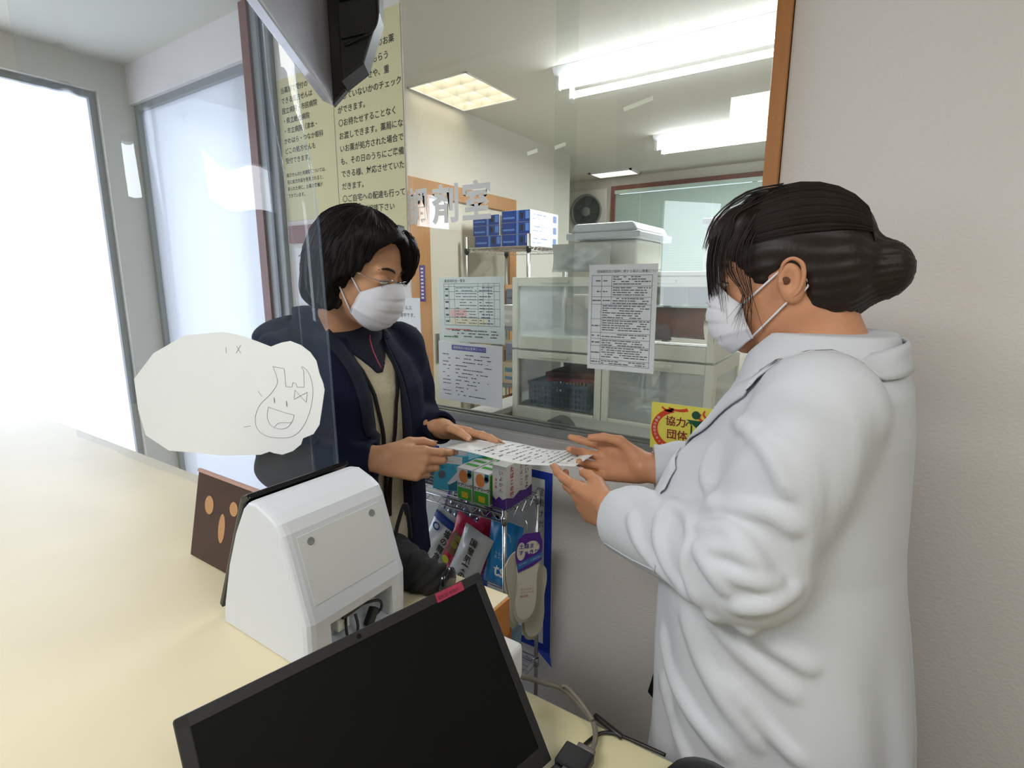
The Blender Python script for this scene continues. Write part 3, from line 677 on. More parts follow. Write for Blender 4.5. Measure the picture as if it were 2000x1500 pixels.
# tall clear container nearer the window, on the board
lb = thing('lidded_container', 'tall white lidded container at the right, before the blind', 'container', (-.42, CY + .3, 1.483))
MB().box((-.50, CY + .22, 1.483), (-.28, CY + .42, 1.64)).build('container_body', MATS['milky_plastic'], lb, bevel=.01)
MB().box((-.51, CY + .21, 1.64), (-.27, CY + .43, 1.665)).build('lid', M_whp, lb, bevel=.006)
# wire rack with blue boxes
def wire_shelf(mb, x0, x1, y0, y1, z, n=14, r=.0022, zig=.022, diag=True):
    for zz in (z, z - zig):
        mb.tube([(x0, y0, zz), (x1, y0, zz), (x1, y1, zz), (x0, y1, zz)], r * 1.3, 6, closed=True)
    for k in range(1, n):
        y = y0 + (y1 - y0) * k / n; mb.tube([(x0, y, z + .001), (x1, y, z + .001)], r * .7, 4)
    m = max(6, int((x1 - x0) / .022)); P = []
    for k in range(m + 1): P.append((x0 + (x1 - x0) * k / m, z if k % 2 else z - zig))
    for yy in (y0, y1): mb.tube([(x, yy, zz) for x, zz in P], r * .7, 4)
    m = max(4, int((y1 - y0) / .022))
    for xx in (x0, x1): mb.tube([(xx, y0 + (y1 - y0) * k / m, z if k % 2 else z - zig) for k in range(m + 1)], r * .7, 4)
wp = at(1020, 505, Y=2.75)
rk = thing('wire_rack', 'chrome wire rack in the dispensary carrying the blue boxes', 'wire rack', (-1.55, 2.9, 0))
rx0, rx1, ry0, ry1 = at(912, 505, Y=2.75).x, at(1024, 505, Y=2.75).x + .03, 2.75, 3.2
rx1 = rx1 + .0
zs = 1.655
for z in (zs, 1.22, .85, .45):
    mb = MB(); wire_shelf(mb, rx0, rx1, ry0, ry1, z); mb.build('shelf', M_chrome, rk)
for x in (rx0, rx1):
    for y in (ry0, ry1): MB().cyl((x, y, 0), (x, y, zs + .02 + (.05 if y == ry0 else 0)), .0125, n=10).build('post', M_chrome, rk, smooth=True)
for x in (rx0, rx1):
    for y in (ry0, ry1): MB().cyl((x, y, zs - .03), (x, y, zs - .0), .016, n=10).build('collar', M_blk, rk, smooth=True)
# blue medicine cartons
def bluebox(x, y, z, w, d, h, label, qr=True):
    t = thing('blue_carton', label, 'carton', (x + w / 2, y + d / 2, z), 'blue cartons on the wire rack')
    MB().box((x, y, z), (x + w, y + d, z + h)).build('carton', M_white, t, bevel=.001)
    MB().box((x - .0005, y - .0008, z + .001), (x + w - .001, y, z + h - .001)).build('blue_face', M_blue, t)
    mb = MB(); po = V((x, y - .0016, z)); R, U = V((1, 0, 0)), V((0, 0, 1))
    quad(mb, po, R, U, w * .52, 0.002, w * .60, h - .002); quad(mb, po, R, U, w * .84, h * .25, w * .97, h * .9)
    quad(mb, po, R, U, w * .04, h * .30, w * .46, h * .46)
    mb.build('light_print', M_lblue, t)
    mb = MB(); quad(mb, po, R, U, w * .66, h * .3, w * .76, h * .8); mb.build('dark_mark', M_ink, t)
    mb = MB(); po2 = V((x + w + .0008, y, z)); R2 = V((0, 1, 0))
    dashes(mb, po2, R2, U, .02, h * .65, d * .6, .003, rnd); dashes(mb, po2, R2, U, .02, h * .3, d * .4, .002, rnd)
    quad(mb, po2, R2, U, d * .8, h * .2, d * .93, h * .8); mb.build('side_print', mat('pale_blue_print', (120, 140, 190), .6), t)
    return t
bw, bd, bh = .20, .34, .068
bx = at(1048, 470, Y=2.77).x - bw - .045
# the stack stands at the front right corner of the shelf, two columns wide
ly = 2.77
for r_ in range(3): bluebox(bx, ly, zs + .0045 + r_ * (bh + .001), bw, bd, bh, ['bottom blue carton of the right column on the wire rack', 'middle blue carton of the right column on the wire rack', 'top blue carton of the right column on the wire rack'][r_])
bluebox(bx - bw - .008, ly, zs + .0045, bw, bd, bh, 'bottom blue carton of the left column on the wire rack')
bluebox(bx - bw - .02, ly, zs + .0045 + bh + .001, bw, bd, bh * .9, 'middle blue carton of the left column on the wire rack')
bluebox(bx - bw - .02, ly, zs + .0045 + 1.9 * bh + .002, bw, bd, bh * .9, 'top blue carton of the left column on the wire rack')
# cartons lower on the same rack, seen left of the storage cases
M_tan = mat('tan_cardboard', (168, 128, 78), .8, var=.08, scale=12)
M_cart = [mat('beige_carton', (196, 180, 150), .7), M_tan, mat('grey_blue_carton', (134, 146, 170), .6), mat('pale_carton', (206, 206, 204), .6)]
lbl = ['top shelf', 'middle shelf', 'low shelf']
k = 0
for zi, (z, nm) in enumerate(((1.22, 'second shelf'), (.85, 'third shelf'), (.45, 'lowest shelf'))):
    x = rx0 + .02; j = 0
    while x < rx1 - .12:
        ww = rnd.uniform(.10, .15); hh = rnd.uniform(.10, .22)
        t = thing('carton', '%s carton on the %s of the dispensary wire rack, %s from the left' % (['beige', 'tan', 'grey-blue', 'pale'][(k + zi) % 4], nm, ['first', 'second', 'third', 'fourth', 'fifth'][j]), 'carton', (x + ww / 2, 2.95, z + .004), 'cartons on the lower shelves')
        MB().box((x, 2.78, z + .0035), (x + ww, 3.1, z + hh)).build('box', M_cart[(k + zi) % 4], t, bevel=.002)
        mb = MB(); po = V((x, 2.779, z))
        for q in range(3): dashes(mb, po, V((1, 0, 0)), V((0, 0, 1)), .01, hh * (.3 + .2 * q), ww - .01, .004, rnd)
        mb.build('printed_text', M_grey, t)
        x += ww + .008; k += 1; j += 1
# a second stack of cartons directly left of the cases: shelf with pale and tan boxes
sh = thing('grey_shelving', 'grey metal shelving behind the left stack, filled with cartons', 'shelving', (-1.0, 2.35, 0))
gx0, gx1, gy0, gy1 = -1.62, -.80, 2.28, 2.62
for z in (.30, .62, .92, 1.22): MB().box((gx0, gy0, z - .02), (gx1, gy1, z)).build('shelf', mat('grey_metal_shelf', (132, 138, 146), .5), sh)
for x in (gx0, gx1 - .03):
    for y in (gy0, gy1 - .03): MB().box((x, y, 0), (x + .03, y + .03, 1.44)).build('post', MATS['grey_metal_shelf'], sh)
k = 0
for zi, z in enumerate((.30, .62, .92, 1.22)):
    x = gx0 + .04; j = 0
    while x < gx1 - .16:
        ww = rnd.uniform(.09, .14); hh = rnd.uniform(.09, .2) if z > .9 else rnd.uniform(.15, .24)
        t = thing('carton', '%s carton on the grey shelving, %s shelf up, %s from the left' % (['tan', 'grey-blue', 'pale', 'beige'][(k * 3 + zi) % 4], ['first', 'second', 'third', 'fourth'][zi], ['first', 'second', 'third', 'fourth', 'fifth', 'sixth', 'seventh'][j]), 'carton', (x + ww / 2, 2.4, z), 'cartons on the grey shelving')
        MB().box((x, gy0 + .01, z + .0005), (x + ww, gy1 - .04, z + hh)).build('box', M_cart[[1, 2, 3, 0][(k * 3 + zi) % 4]], t, bevel=.002)
        mb = MB(); po = V((x, gy0 + .009, z)); R, U = V((1, 0, 0)), V((0, 0, 1))
        quad(mb, po, R, U, ww * .15, hh * .55, ww * .85, hh * .75); quad(mb, po, R, U, ww * .15, hh * .2, ww * .5, hh * .35)
        mb.build('printed_label', [M_white, mat('teal_print', (60, 130, 160), .6), M_lblue, mat('ochre_print', (196, 160, 60), .6)][(k + zi) % 4], t)
        x += ww + .006; k += 1; j += 1
# work bench inside, just behind the hatch, with a round paper holder
tagm(MB().box((GX0 + .04, YP + .105, .93), (cx1 - .005, CY + .3, .955)).build('worktop', mat('pale_worktop', (200, 200, 196), .5), bevel=.003), 'pale worktop behind the hatch, left of the storage cases', 'worktop')
tagm(MB().box((GX0 + .06, YP + .12, 0), (cx1 - .02, CY + .28, .928)).build('base_unit', M_cab, bevel=.003), 'cream base unit under the pale worktop', 'cabinet')
p0 = at(1085, 843, Y=YP + .13)
mb = MB(); ring = [V((p0.x + .05 * math.cos(a), YP + .13, .962 + .05 * math.sin(a))) for a in [PI * i / 14 for i in range(15)]]
mb.prism(ring, (0, .055, 0))
tagm(mb.build('tape_dispenser', mat('grey_dome', (120, 122, 122), .5), bevel=.003), 'grey domed tape holder just behind the hatch rail', 'tape holder')
tagm(MB().box((-.92, YP + .108, .90), (-.50, CY - .03, .960)).build('hatch_shelf', mat('pale_shelf', (200, 202, 196), .5), bevel=.003), 'narrow pale shelf behind the hatch in front of the storage cases', 'shelf')

# ------------------------------------------------------------------ counter, desk and what stands on them
ZA, ZBk = .97, .85
AX = -.42
ca = thing('counter', 'cream-topped raised counter with an orange wood edge, under the white card reader', 'counter', (-1.3, .35, 0))
MB().box((-2.4, .06, ZA - .028), (AX, .627, ZA)).build('countertop', M_cream, ca, bevel=.003)
MB().box((AX - .0, .06, ZA - .062), (AX + .004, .622, ZA - .002)).build('wood_edge', M_woodh, ca)
MB().box((-2.38, .09, 0), (AX - .004, .60, ZA - .029)).build('body', M_cab, ca)
db = thing('desk', 'lower cream marbled desk under the laptop', 'desk', (.3, .35, 0))
M_deskt = mat('cream_marbled_laminate', (208, 200, 162), .35, scale=9, var=.07)
MB().box((AX + .005, .06, ZBk - .03), (1.2, .592, ZBk)).build('desktop', M_deskt, db, bevel=.003)
MB().box((AX + .02, .10, 0), (1.18, .56, ZBk - .031)).build('body', M_cab, db)

# card reader
cr = thing('card_reader', 'white rounded face-scanning card reader seen from behind on the counter', 'card reader', (-.63, .43, ZA))
y0, y1 = .345, .513
prof = [(-.528, .9705), (-.526, 1.035), (-.530, 1.048), (-.562, 1.145), (-.570, 1.158), (-.585, 1.166), (-.615, 1.176), (-.632, 1.174), (-.645, 1.163), (-.672, 1.122), (-.700, 1.065), (-.722, 1.005), (-.730, .9705)]
# body: outline with a rear recess cut into the lower back
def crbody():
    n = len(prof); mb = MB(); r = .010
    secs = []
    ctr = V((-.63, 0, 1.06))
    for y, k in ((y0, .90), (y0 + .002, .955), (y0 + .006, .985), (y0 + .012, 1.0), (y1 - .012, 1.0), (y1 - .006, .985), (y1 - .002, .955), (y1, .90)):
        row = []
        for x, z in prof:
            xx = ctr.x + (x - ctr.x) * k; zz = z if z < .975 else ctr.z + (z - ctr.z) * (1 if z < 1.0 else k * .25 + .75 if k < 1 else 1)
            row.append(V((xx, y, zz)))
        secs.append(row)
    vs = [p for r_ in secs for p in r_]; S = len(secs); fs = []
    for i in range(S - 1):
        for j in range(n):
            jj = (j + 1) % n
            if i == 3 and j == 0: continue            # lower back face replaced by the recess
            fs.append((i * n + j, (i + 1) * n + j, (i + 1) * n + jj, i * n + jj))
    fs += [tuple(range(n)), tuple((S - 1) * n + q for q in reversed(range(n)))]
    mb.add(vs, fs)
    # recessed bay
    a, b = secs[3][0], secs[3][1]; c, d = secs[4][1], secs[4][0]
    m0, m1 = y0 + .034, y1 - .028; zt = 1.022; xo = -.5275; xi = -.566
    q = lambda y, z, x=xo: V((x, y, z))
    mb.add([a, b, c, d, q(m0, .9705), q(m0, zt), q(m1, zt), q(m1, .9705)], [(0, 4, 5, 1), (1, 5, 6, 2), (2, 6, 7, 3)])
    mb.add([q(m0, .9705), q(m0, zt), q(m1, zt), q(m1, .9705), q(m0, .9705, xi), q(m0, zt, xi), q(m1, zt, xi), q(m1, .9705, xi)], [(0, 4, 5, 1), (1, 5, 6, 2), (2, 6, 7, 3), (4, 7, 6, 5), (0, 3, 7, 4)])
    return mb
crbody().build('housing', M_whp, cr, bevel=.004, seg=3)
d = V((-.562 + .530, 0, 1.145 - 1.048)).normalized(); nn = V((d.z, 0, -d.x))
cpl = V((-.546, (y0 + y1) / 2, 1.0965)) + nn * .0003
MB().obox(cpl, (d, (0, 1, 0), nn), (.044, .067, .0004)).build('rear_panel', mat('white_plastic_panel', (206, 208, 208), .45, var=.01), cr, bevel=.0003)
for y in (y0 + .034, y1 - .034):
    c = V((-.5565, y, 1.128)) + nn * .0006
    MB().lathe(c, nn, [(.0052, .0), (.0050, .0010), (.0040, .0007), (.0001, .0004)], 18).build('screw_recess', mat('screw_grey', (128, 132, 132), .5), cr, smooth=True)
MB().prism([(-.634, y0 + .004, 1.1772), (-.648, y0 + .004, 1.166), (-.735, y0 + .004, .985), (-.742, y0 + .004, .99), (-.655, y0 + .004, 1.174), (-.640, y0 + .004, 1.1815)], (0, y1 - y0 - .008, 0)).build('display_bezel', M_blkg, cr, bevel=.002)
MB().box((-.5655, .380, .9708), (-.529, .484, .9722)).build('bay_floor', M_whp, cr)
# plugs and cables inside the bay
MB().box((-.566, .405, .985), (-.548, .425, 1.008)).build('connector_block', M_crp, cr, bevel=.002)
MB().obox((-.546, .428, 1.012), ((0, 1, .1), (1, 0, 0), (0, -.1, 1)), (.020, .006, .005)).build('black_plug', M_blk, cr, bevel=.002)
MB().obox((-.540, .455, .985), ((0, .5, .85), (1, 0, 0), (0, -.85, .5)), (.013, .005, .0065)).build('black_plug', M_blk, cr, bevel=.002)
MB().tube(catmull([(-.545, .445, 1.008), (-.535, .466, 1.006), (-.535, .470, .992), (-.538, .462, .985)]), .0020, 7).build('cable', M_blk, cr, smooth=True)
MB().tube(catmull([(-.550, .420, 1.003), (-.538, .410, .998), (-.533, .408, .984), (-.533, .418, .974), (-.531, .440, .9735)]), .0020, 7).build('cable', M_blk, cr, smooth=True)
MB().tube(catmull([(-.545, .432, 1.000), (-.536, .428, .988), (-.533, .424, .9735), (-.525, .43, .9735)]), .0020, 7).build('cable', M_blk, cr, smooth=True)
mb = MB(); po = V((-.599, m0 if False else .385, .972))
for k in range(4): quad(mb, V((-.5652, .384, .978)), V((0, 1, 0)), V((0, 0, 1)), 0, .004 * k, .012 + .002 * (k % 2), .004 * k + .0012)
mb.build('rating_label', M_grey, cr)

# laptop
lp = thing('laptop', 'open black laptop with a dark screen, in the foreground on the lower desk', 'laptop', (-.3, .33, ZBk))
TR = at(935, 1117, Z=1.065); Wc = at(700, 1231, Z=1.065)
e = (Wc - TR); e.z = 0; e.normalize()
BR = at(1078, 1482, Z=.868)
dn = BR - TR; dn = dn - e * dn.dot(e); L_ = dn.length; dn.normalize()
nrm = e.cross(dn).normalized()
if nrm.x < 0: nrm = -nrm
WL = .358; LL = L_
cen = TR + e * WL / 2 + dn * LL / 2
mb = MB().obox(cen - nrm * .003, (e, dn, nrm), (WL / 2, LL / 2, .0032)); mb.build('lid', M_blk, lp, bevel=.003, seg=3)
bz = .010
mb = MB()
for c, h in ((TR + e * WL / 2 + dn * .006, (WL / 2 - .001, .0058)), (TR + e * WL / 2 + dn * (LL - .010), (WL / 2 - .001, .010)), (TR + e * .006 + dn * LL / 2, (.0055, LL / 2 - .001)), (TR + e * (WL - .006) + dn * LL / 2, (.0055, LL / 2 - .001))):
    mb.obox(c + nrm * .0008, (e, dn, nrm), (h[0], h[1], .0010))
mb.build('bezel', mat('bezel_black', (24, 23, 26), .5), lp, bevel=.0006)
MB().obox(cen + nrm * .0004, (e, dn, nrm), (WL / 2 - .012, LL / 2 - .012, .0003)).build('screen', M_scr, lp)
MB().lathe(TR + e * WL / 2 + dn * .006 + nrm * .0019, nrm, [(.0028, 0), (.0001, .0002)], 12).build('webcam', M_blkg, lp)
o_ = TR + e * .034 + dn * .0065 + nrm * .0022
MB().obox(o_ + e * .019, (e, dn, nrm), (.021, .0056, .0004)).build('name_sticker', mat('red_label_tape', (158, 40, 72), .45), lp)
mb = MB(); text(mb, '薬剤部 共用PC', .0052, o_ + e * .038 - dn * -.003 + nrm * .0006, -e, -dn); mb.build('sticker_text', mat('dark_red_ink', (90, 10, 30), .6), lp)
bd_ = V((-dn.x, -dn.y, 0)); bd_ = V((nrm.x, nrm.y, 0)).normalized()
hb = BR + dn * .003; hb.z = ZBk + .012
MB().obox(hb + e * WL / 2 + bd_ * .125 + V((0, 0, -.001)), (e, bd_, (0, 0, 1)), (WL / 2, .120, .009)).build('base', M_blk, lp, bevel=.004)
MB().obox(hb + e * WL / 2 + bd_ * .10 + V((0, 0, .0087)), (e, bd_, (0, 0, 1)), (WL / 2 - .02, .055, .0006)).build('keyboard_deck', mat('key_grey', (30, 30, 33), .6), lp)
mb = MB()
for r_ in range(6):
    for c_ in range(15):
        mb.obox(hb + e * (.032 + c_ * .0205) + bd_ * (.055 + r_ * .0185) + V((0, 0, .0105)), (e, bd_, (0, 0, 1)), (.0085, .0075, .0014))
mb.build('keys', M_blk, lp, kind='stuff')
for k_ in (.05, WL - .05): MB().cyl(hb + e * (k_ - .02) + V((0, 0, .006)), hb + e * (k_ + .02) + V((0, 0, .006)), .007, n=12).build('hinge', M_blk, lp, smooth=True)

# video connector and cables lying on the desk beside the laptop
def onb(px, py, h=.004): return at(px, py, Z=ZBk + h)
vc = thing('monitor_cable', 'grey ribbed monitor cable curling on the desk right of the laptop', 'cable', tuple(onb(1130, 1400)))
pts = [onb(985, 1318, .03), onb(1020, 1322, .028), onb(1060, 1333, .024), at(1098, 1345, Z=ZBk + .020), at(1130, 1374, Z=ZBk + .016), at(1157, 1408, Z=ZBk + .012), at(1163, 1440, Z=ZBk + .010), at(1155, 1468, Z=ZBk + .012), at(1145, 1484, Z=ZBk + .016)]
MB().tube(catmull(pts, 6), .0036, 9).build('cable', M_cable, vc, smooth=True)
pts = [at(1096, 1340, Z=ZBk + .030), at(1108, 1342, Z=ZBk + .030), at(1135, 1372, Z=ZBk + .024), at(1158, 1406, Z=ZBk + .018)]
MB().tube(catmull(pts, 6), .0028, 8).build('cable_loop', M_cable, vc, smooth=True)
pa, pb_ = at(1146, 1486, Z=ZBk + .018), at(1112, 1462, Z=ZBk + .022)
ax_ = (pb_ - pa); ax_.z = 0; ax_.normalize(); sd = V((-ax_.y, ax_.x, 0))
c0 = at(1122, 1486, Z=ZBk + .016)
MB().obox(c0, (ax_, sd, (0, 0, 1)), (.020, .017, .007)).build('connector_shell', M_blk, vc, bevel=.003)
for s_ in (-1, 1):
    MB().cyl(c0 + sd * s_ * .021 - ax_ * .016, c0 + sd * s_ * .021 + ax_ * .006, .0058, n=14).build('thumb_screw', mat('grey_knob', (104, 98, 100), .45), vc, smooth=True)
bc = MB().tube(catmull([onb(1120, 1478, .004), onb(1150, 1447, .004), onb(1175, 1432, .005), onb(1200, 1433, .006), onb(1235, 1446, .004), onb(1300, 1475, .003)], 6), .0024, 8)
tagm(bc.build('black_cord', M_blk, smooth=True), 'thin black cord lying on the desk right of the grey cable', 'cord')  # plain black cord
bc = MB().tube(catmull([onb(1162, 1398, .006), onb(1180, 1412, .006), onb(1202, 1430, .006), onb(1215, 1440, .004)], 5), .0042, 8)
tagm(bc.build('black_cord', M_blk, smooth=True), 'short thick black cord end at the desk back edge', 'cord')
ms = MB(); cc = onb(1375, 1575, 0)
ms.lathe((cc.x, cc.y, ZBk), (0, 0, 1), [(.05, 0), (.052, .010), (.045, .022), (.03, .030), (.0001, .033)], 24)
tagm(ms.build('black_gadget', M_blk, smooth=True), 'black rounded gadget on the desk at the bottom of the picture', 'gadget')  # unidentified rounded black gadget
# small white box behind the laptop, right of the counter's wooden edge
wbx = thing('white_box', 'small white printed box wedged between the counter end and the laptop', 'box', (-.392, .575, ZBk))
MB().box((-.414, .535, ZBk + .0005), (-.368, .588, ZBk + .082)).build('box', M_white, wbx, bevel=.008, seg=3)
mb = MB(); arc(mb, .023, .05, .016, .014, 20, 160, .0006, .0006, 10, V((-.414, .5345, ZBk))); mb.build('printed_line', M_grey, wbx)

# brown picture card on a small stand left of the card reader
pcard = thing('picture_card', 'dark brown picture card with tan figures, standing left of the card reader', 'card', (-.86, .43, ZA))
MB().obox((-.865, .430, ZA + .076), ((1, .0, 0), (0, .97, -.2), (0, .2, .97)), (.095, .002, .075)).build('card', mat('dark_brown_print', (58, 34, 28), .5, var=.3, scale=30), pcard)
MB().obox((-.865, .4445, ZA + .1515), ((1, .0, 0), (0, .97, -.2), (0, .2, .97)), (.096, .003, .0025)).build('card_edge', mat('pink_brown_edge', (176, 140, 130), .6), pcard)
cR, cU = V((1, 0, 0)), V((0, .2, .98)).normalized(); co = V((-.96, .4125, ZA + .002))
for q_, (cx_, cy_, ra_, rb_) in enumerate(((.172, .115, .010, .014), (.150, .085, .008, .022), (.120, .11, .012, .012), (.09, .07, .010, .025), (.045, .10, .014, .016))):
    mb = MB(); disc(mb, co, cR, cU, cx_, cy_, ra_, rb_); mb.build('tan_figure', mat('tan_print', (176, 132, 92), .6), pcard)
MB().prism([(-.90, .435, ZA + .0005), (-.90, .50, ZA + .0005), (-.90, .447, ZA + .10)], (.06, 0, 0)).build('stand', mat('dark_brown_print', (58, 34, 28)), pcard)
# black pouch beside the card reader
# ------------------------------------------------------------------ vinyl curtain with cloud-shaped paper
VY = .575
vn = MB(); rows = []
for j in range(25):
    z = .985 + (2.46 - .985) * j / 24; row = []
    for i in range(61):
        s = i / 60; x = -.772 - 1.2 * s
        yy = VY + .004 * math.sin(s * 15 + 1.2) * (1 - .2 * math.sin(z * 3)) + .0012 * math.sin(s * 40 + z)
        if s < .025: yy += (.025 - s) / .025 * .014; x -= (.025 - s) * .3
        x += .012 * math.sin(z * 2.2) * (1 - s) - .030 * min(1, max(0, (z - 1.58) / .18)) * (1 - s)
        row.append(V((x, yy, z)))
    rows.append(row)
vn.grid(rows)
vt = thing('vinyl_curtain', 'clear vinyl droplet curtain hanging above the back of the counter', 'curtain', (-1.3, VY, .985))
vn.build('sheet', M_vinyl, vt, smooth=True)
hem = MB().tube([r_[0] for r_ in rows], .0022, 6); hem.build('hem', M_vinyl, vt, smooth=True)
hem = MB().tube([r_[3] for r_ in rows], .0012, 6); hem.build('crease', M_vinyl, vt, smooth=True)
MB().cyl((-.72, VY, 2.47), (-1.98, VY, 2.47), .012, n=12).build('rail', M_alu, vt, smooth=True)
PY = VY - .022
out = [(300, 690), (360, 655), (434, 648), (470, 655), (506, 668), (529, 677), (550, 669), (567, 666), (588, 674), (606, 688), (618, 705), (624, 730), (631, 748), (634, 762), (630, 790), (624, 830), (612, 848), (592, 856), (588, 868), (572, 881), (552, 888), (535, 885), (527, 882), (510, 888), (480, 889), (434, 890), (380, 884), (330, 880), (285, 850), (270, 800), (262, 740)]
pts = [at(x, y, Y=PY) for x, y in out]
cp = thing('cloud_paper', 'cloud-shaped white paper with a pencil drawing, taped on the vinyl curtain', 'paper', tuple(at(480, 888, Y=PY)))
cpm = MB().prism([p + V((0, -.0004, 0)) for p in pts], (0, .0008, 0)); cpm.build('sheet', M_paper, cp)
def pen(P, r=.0005, closed=False):
    q = [at(x, y, Y=PY - .0008) for x, y in P]; q = q if len(q) < 3 else (catmull(q, 5)); return q
mb = MB()
lines = [[(533, 716), (540, 735), (541, 750), (528, 770), (508, 790), (499, 812), (500, 832), (510, 846), (530, 854), (560, 855), (580, 847), (595, 828), (606, 800), (611, 768), (608, 742), (600, 724), (590, 716)],
    [(533, 716), (555, 720)], [(555, 720), (558, 755)], [(558, 755), (570, 756)], [(570, 756), (572, 747)], [(572, 747), (578, 749)], [(578, 749), (580, 756)], [(580, 756), (594, 756)], [(594, 756), (593, 724)], [(593, 724), (588, 716)],
    [(524, 795), (550, 804), (575, 811)], [(524, 795), (522, 815), (530, 832), (548, 838), (562, 834), (572, 820), (574, 811)], [(536, 834), (546, 826), (570, 826)],
    [(576, 762), (574, 778)], [(576, 762), (598, 786)], [(598, 786), (600, 766)], [(600, 766), (574, 780)], [(504, 764), (511, 774)], [(476, 834), (489, 832)], [(462, 676), (470, 690)], [(470, 674), (461, 690)], [(441, 678), (442, 690)]]
for l in lines:
    q = pen(l); mb.tube(q, .00035, 4)
mb.build('pencil_drawing', M_pencil, cp)
mb = MB()
for (x, y) in ((536, 782), (560, 789)):
    c = at(x, y, Y=PY - .0006); disc(mb, c, V((1, 0, 0)), V((0, 0, 1)), 0, 0, .0018, .006, 12)
mb.build('pencil_eyes', M_pencil, cp)

# ------------------------------------------------------------------ monitor hanging above the counter, seen from behind
mo = thing('hanging_monitor', 'black monitor hanging over the counter, seen end-on from behind at the top', 'monitor', (-.7, .5, 1.76))
Fp = V((-.860, .700, 0)); Lv = V((.63, -.777, 0)).normalized(); Nv = V((.777, .63, 0)).normalized(); Z = V((0, 0, 1))
mpt = lambda l, n, z: Fp + Lv * l + Nv * n + Z * z
M_gg = mat('reflection_grey_plastic', (186, 186, 198), .2, coat=.6)  # shell colour lightened to hold a bright reflection on its back
mb = MB().prism([mpt(0, -.018, 1.775), mpt(.0, .006, 1.765), mpt(.0, .006, 2.3), mpt(0, -.018, 2.3)], Lv * .50); mb.build('display_shell', M_gg, mo, bevel=.004)
mb = MB().prism([mpt(-.004, .004, 1.763), mpt(-.004, .030, 1.790), mpt(-.004, .030, 2.3), mpt(-.004, .004, 2.3)], Lv * .022); mb.build('bezel_edge', mat('dark_brown_gloss', (30, 18, 14), .15), mo, bevel=.003)
mb = MB().prism([mpt(.0, .030, 1.79), mpt(.0, .070, 1.82), mpt(.0, .100, 1.90), mpt(.0, .108, 2.3), mpt(0, .030, 2.3)], Lv * .06); mb.build('rear_housing', M_blk, mo, bevel=.003)
mb = MB().prism([mpt(.0, .1085, 1.985), mpt(.0, .150, 1.99), mpt(.0, .158, 2.02), mpt(.0, .146, 2.10), mpt(0, .146, 2.5), mpt(0, .1085, 2.5)], Lv * .05); mb.build('wall_arm', M_blk, mo, bevel=.004)
for k, (z, h, n0, n1) in enumerate(((1.865, .006, .034, .074), (1.935, .018, .034, .078), (1.975, .010, .034, .080), (2.03, .004, .034, .082))):
    MB().obox(mpt(.0605, (n0 + n1) / 2, z), (Nv + Z * .25, Lv, Z), ((n1 - n0) / 2, .004, h)).build('port_cover', M_scr if k % 2 else M_blkg, mo, bevel=.001)
MB().tube(catmull([mpt(.064, .10, 1.992), mpt(.066, .095, 1.965), mpt(.068, .09, 1.955)], 6), .0022, 6).build('cable', M_blk, mo, smooth=True)
MB().tube(catmull([mpt(.066, .084, 1.965), mpt(.066, .096, 1.93), mpt(.066, .098, 1.89), mpt(.066, .088, 1.868), mpt(.066, .070, 1.858), mpt(.063, .04, 1.845)], 6), .0020, 6).build('cable', M_blk, mo, smooth=True)
MB().box((-.78, .66, 2.30), (-.72, .80, 2.5)).build('ceiling_bracket', M_blk, mo)

# ------------------------------------------------------------------ wire rack with products
WX0, WX1, WY0, WY1, WZ = -1.235, -.768, 1.123, 1.300, .825
wr_ = thing('display_rack', 'small chrome wire display rack of pharmacy goods below the hatch', 'display rack', (-1.0, 1.21, 0))
for z in (WZ, .545, .27, .06):
    mb = MB(); wire_shelf(mb, WX0, WX1, WY0, WY1, z, n=10, r=.002, zig=.024); mb.build('shelf', M_chrome, wr_)
for x in (WX0, WX1):
    for y in (WY0, WY1):
        MB().cyl((x, y, 0), (x, y, WZ + .012), .0065, n=10).build('post', M_chrome, wr_, smooth=True)
        for z in (WZ, .545, .27): MB().cyl((x, y, z - .030), (x, y, z - .004), .0092, n=10).build('collar', M_metal, wr_, smooth=True)
def pbox(nm, label, x, y, w, d, h, m, z=WZ + .004, rot=0, group=None, cat='medicine box'):
    t = thing(nm, label, cat, (x + w / 2, y + d / 2, z), group)
    MB().box((x, y, z), (x + w, y + d, z + h)).build('carton', m, t, bevel=.0008)
    t.rotation_euler.z = rot
    return t, V((x, y - .0008, z)), V((x + w + .0008, y, z))
R, U = V((1, 0, 0)), V((0, 0, 1)); R2 = V((0, 1, 0))
M_lgr = mat('leaf_green_print', (70, 176, 60), .5); M_ora = mat('orange_print', (222, 136, 70), .5); M_gold = mat('gold_yellow_print', (240, 206, 40), .5); M_teal = mat('teal_card', (70, 176, 206), .45); M_dteal = mat('dark_teal_print', (28, 110, 130), .5); M_rp = mat('red_text_print', (208, 60, 50), .5); M_sky = mat('sky_card', (30, 130, 200), .4)
# big white-violet box at the right end
t, po, ps = pbox('medicine_box', 'tall white medicine box with violet hills, at the right end of the top rack shelf', -.820, 1.14, .046, .135, .125, M_white)
mb = MB()
for o_, r_, wd in ((po, R, .046), (ps, R2, .135)):
    mb.poly([o_ + r_ * 0 + U * .001, o_ + r_ * wd + U * .001, o_ + r_ * wd + U * .035, o_ + r_ * wd * .75 + U * .028, o_ + r_ * wd * .5 + U * .036, o_ + r_ * wd * .25 + U * .024, o_ + U * .036])
mb.build('violet_print', M_purp, t)
mb = MB(); text(mb, '健\nい\nか\nよ', .021, ps + R2 * .095 + U * .10, R2, U, line=1.05); text(mb, 'た\nば\nこ\nに', .014, ps + R2 * .07 + U * .10, R2, U, line=1.2)
text(mb, 'い\nよ\nか\nん', .014, po + R * .022 + U * .10, R, U, line=1.2); mb.build('printed_text', M_ink, t)
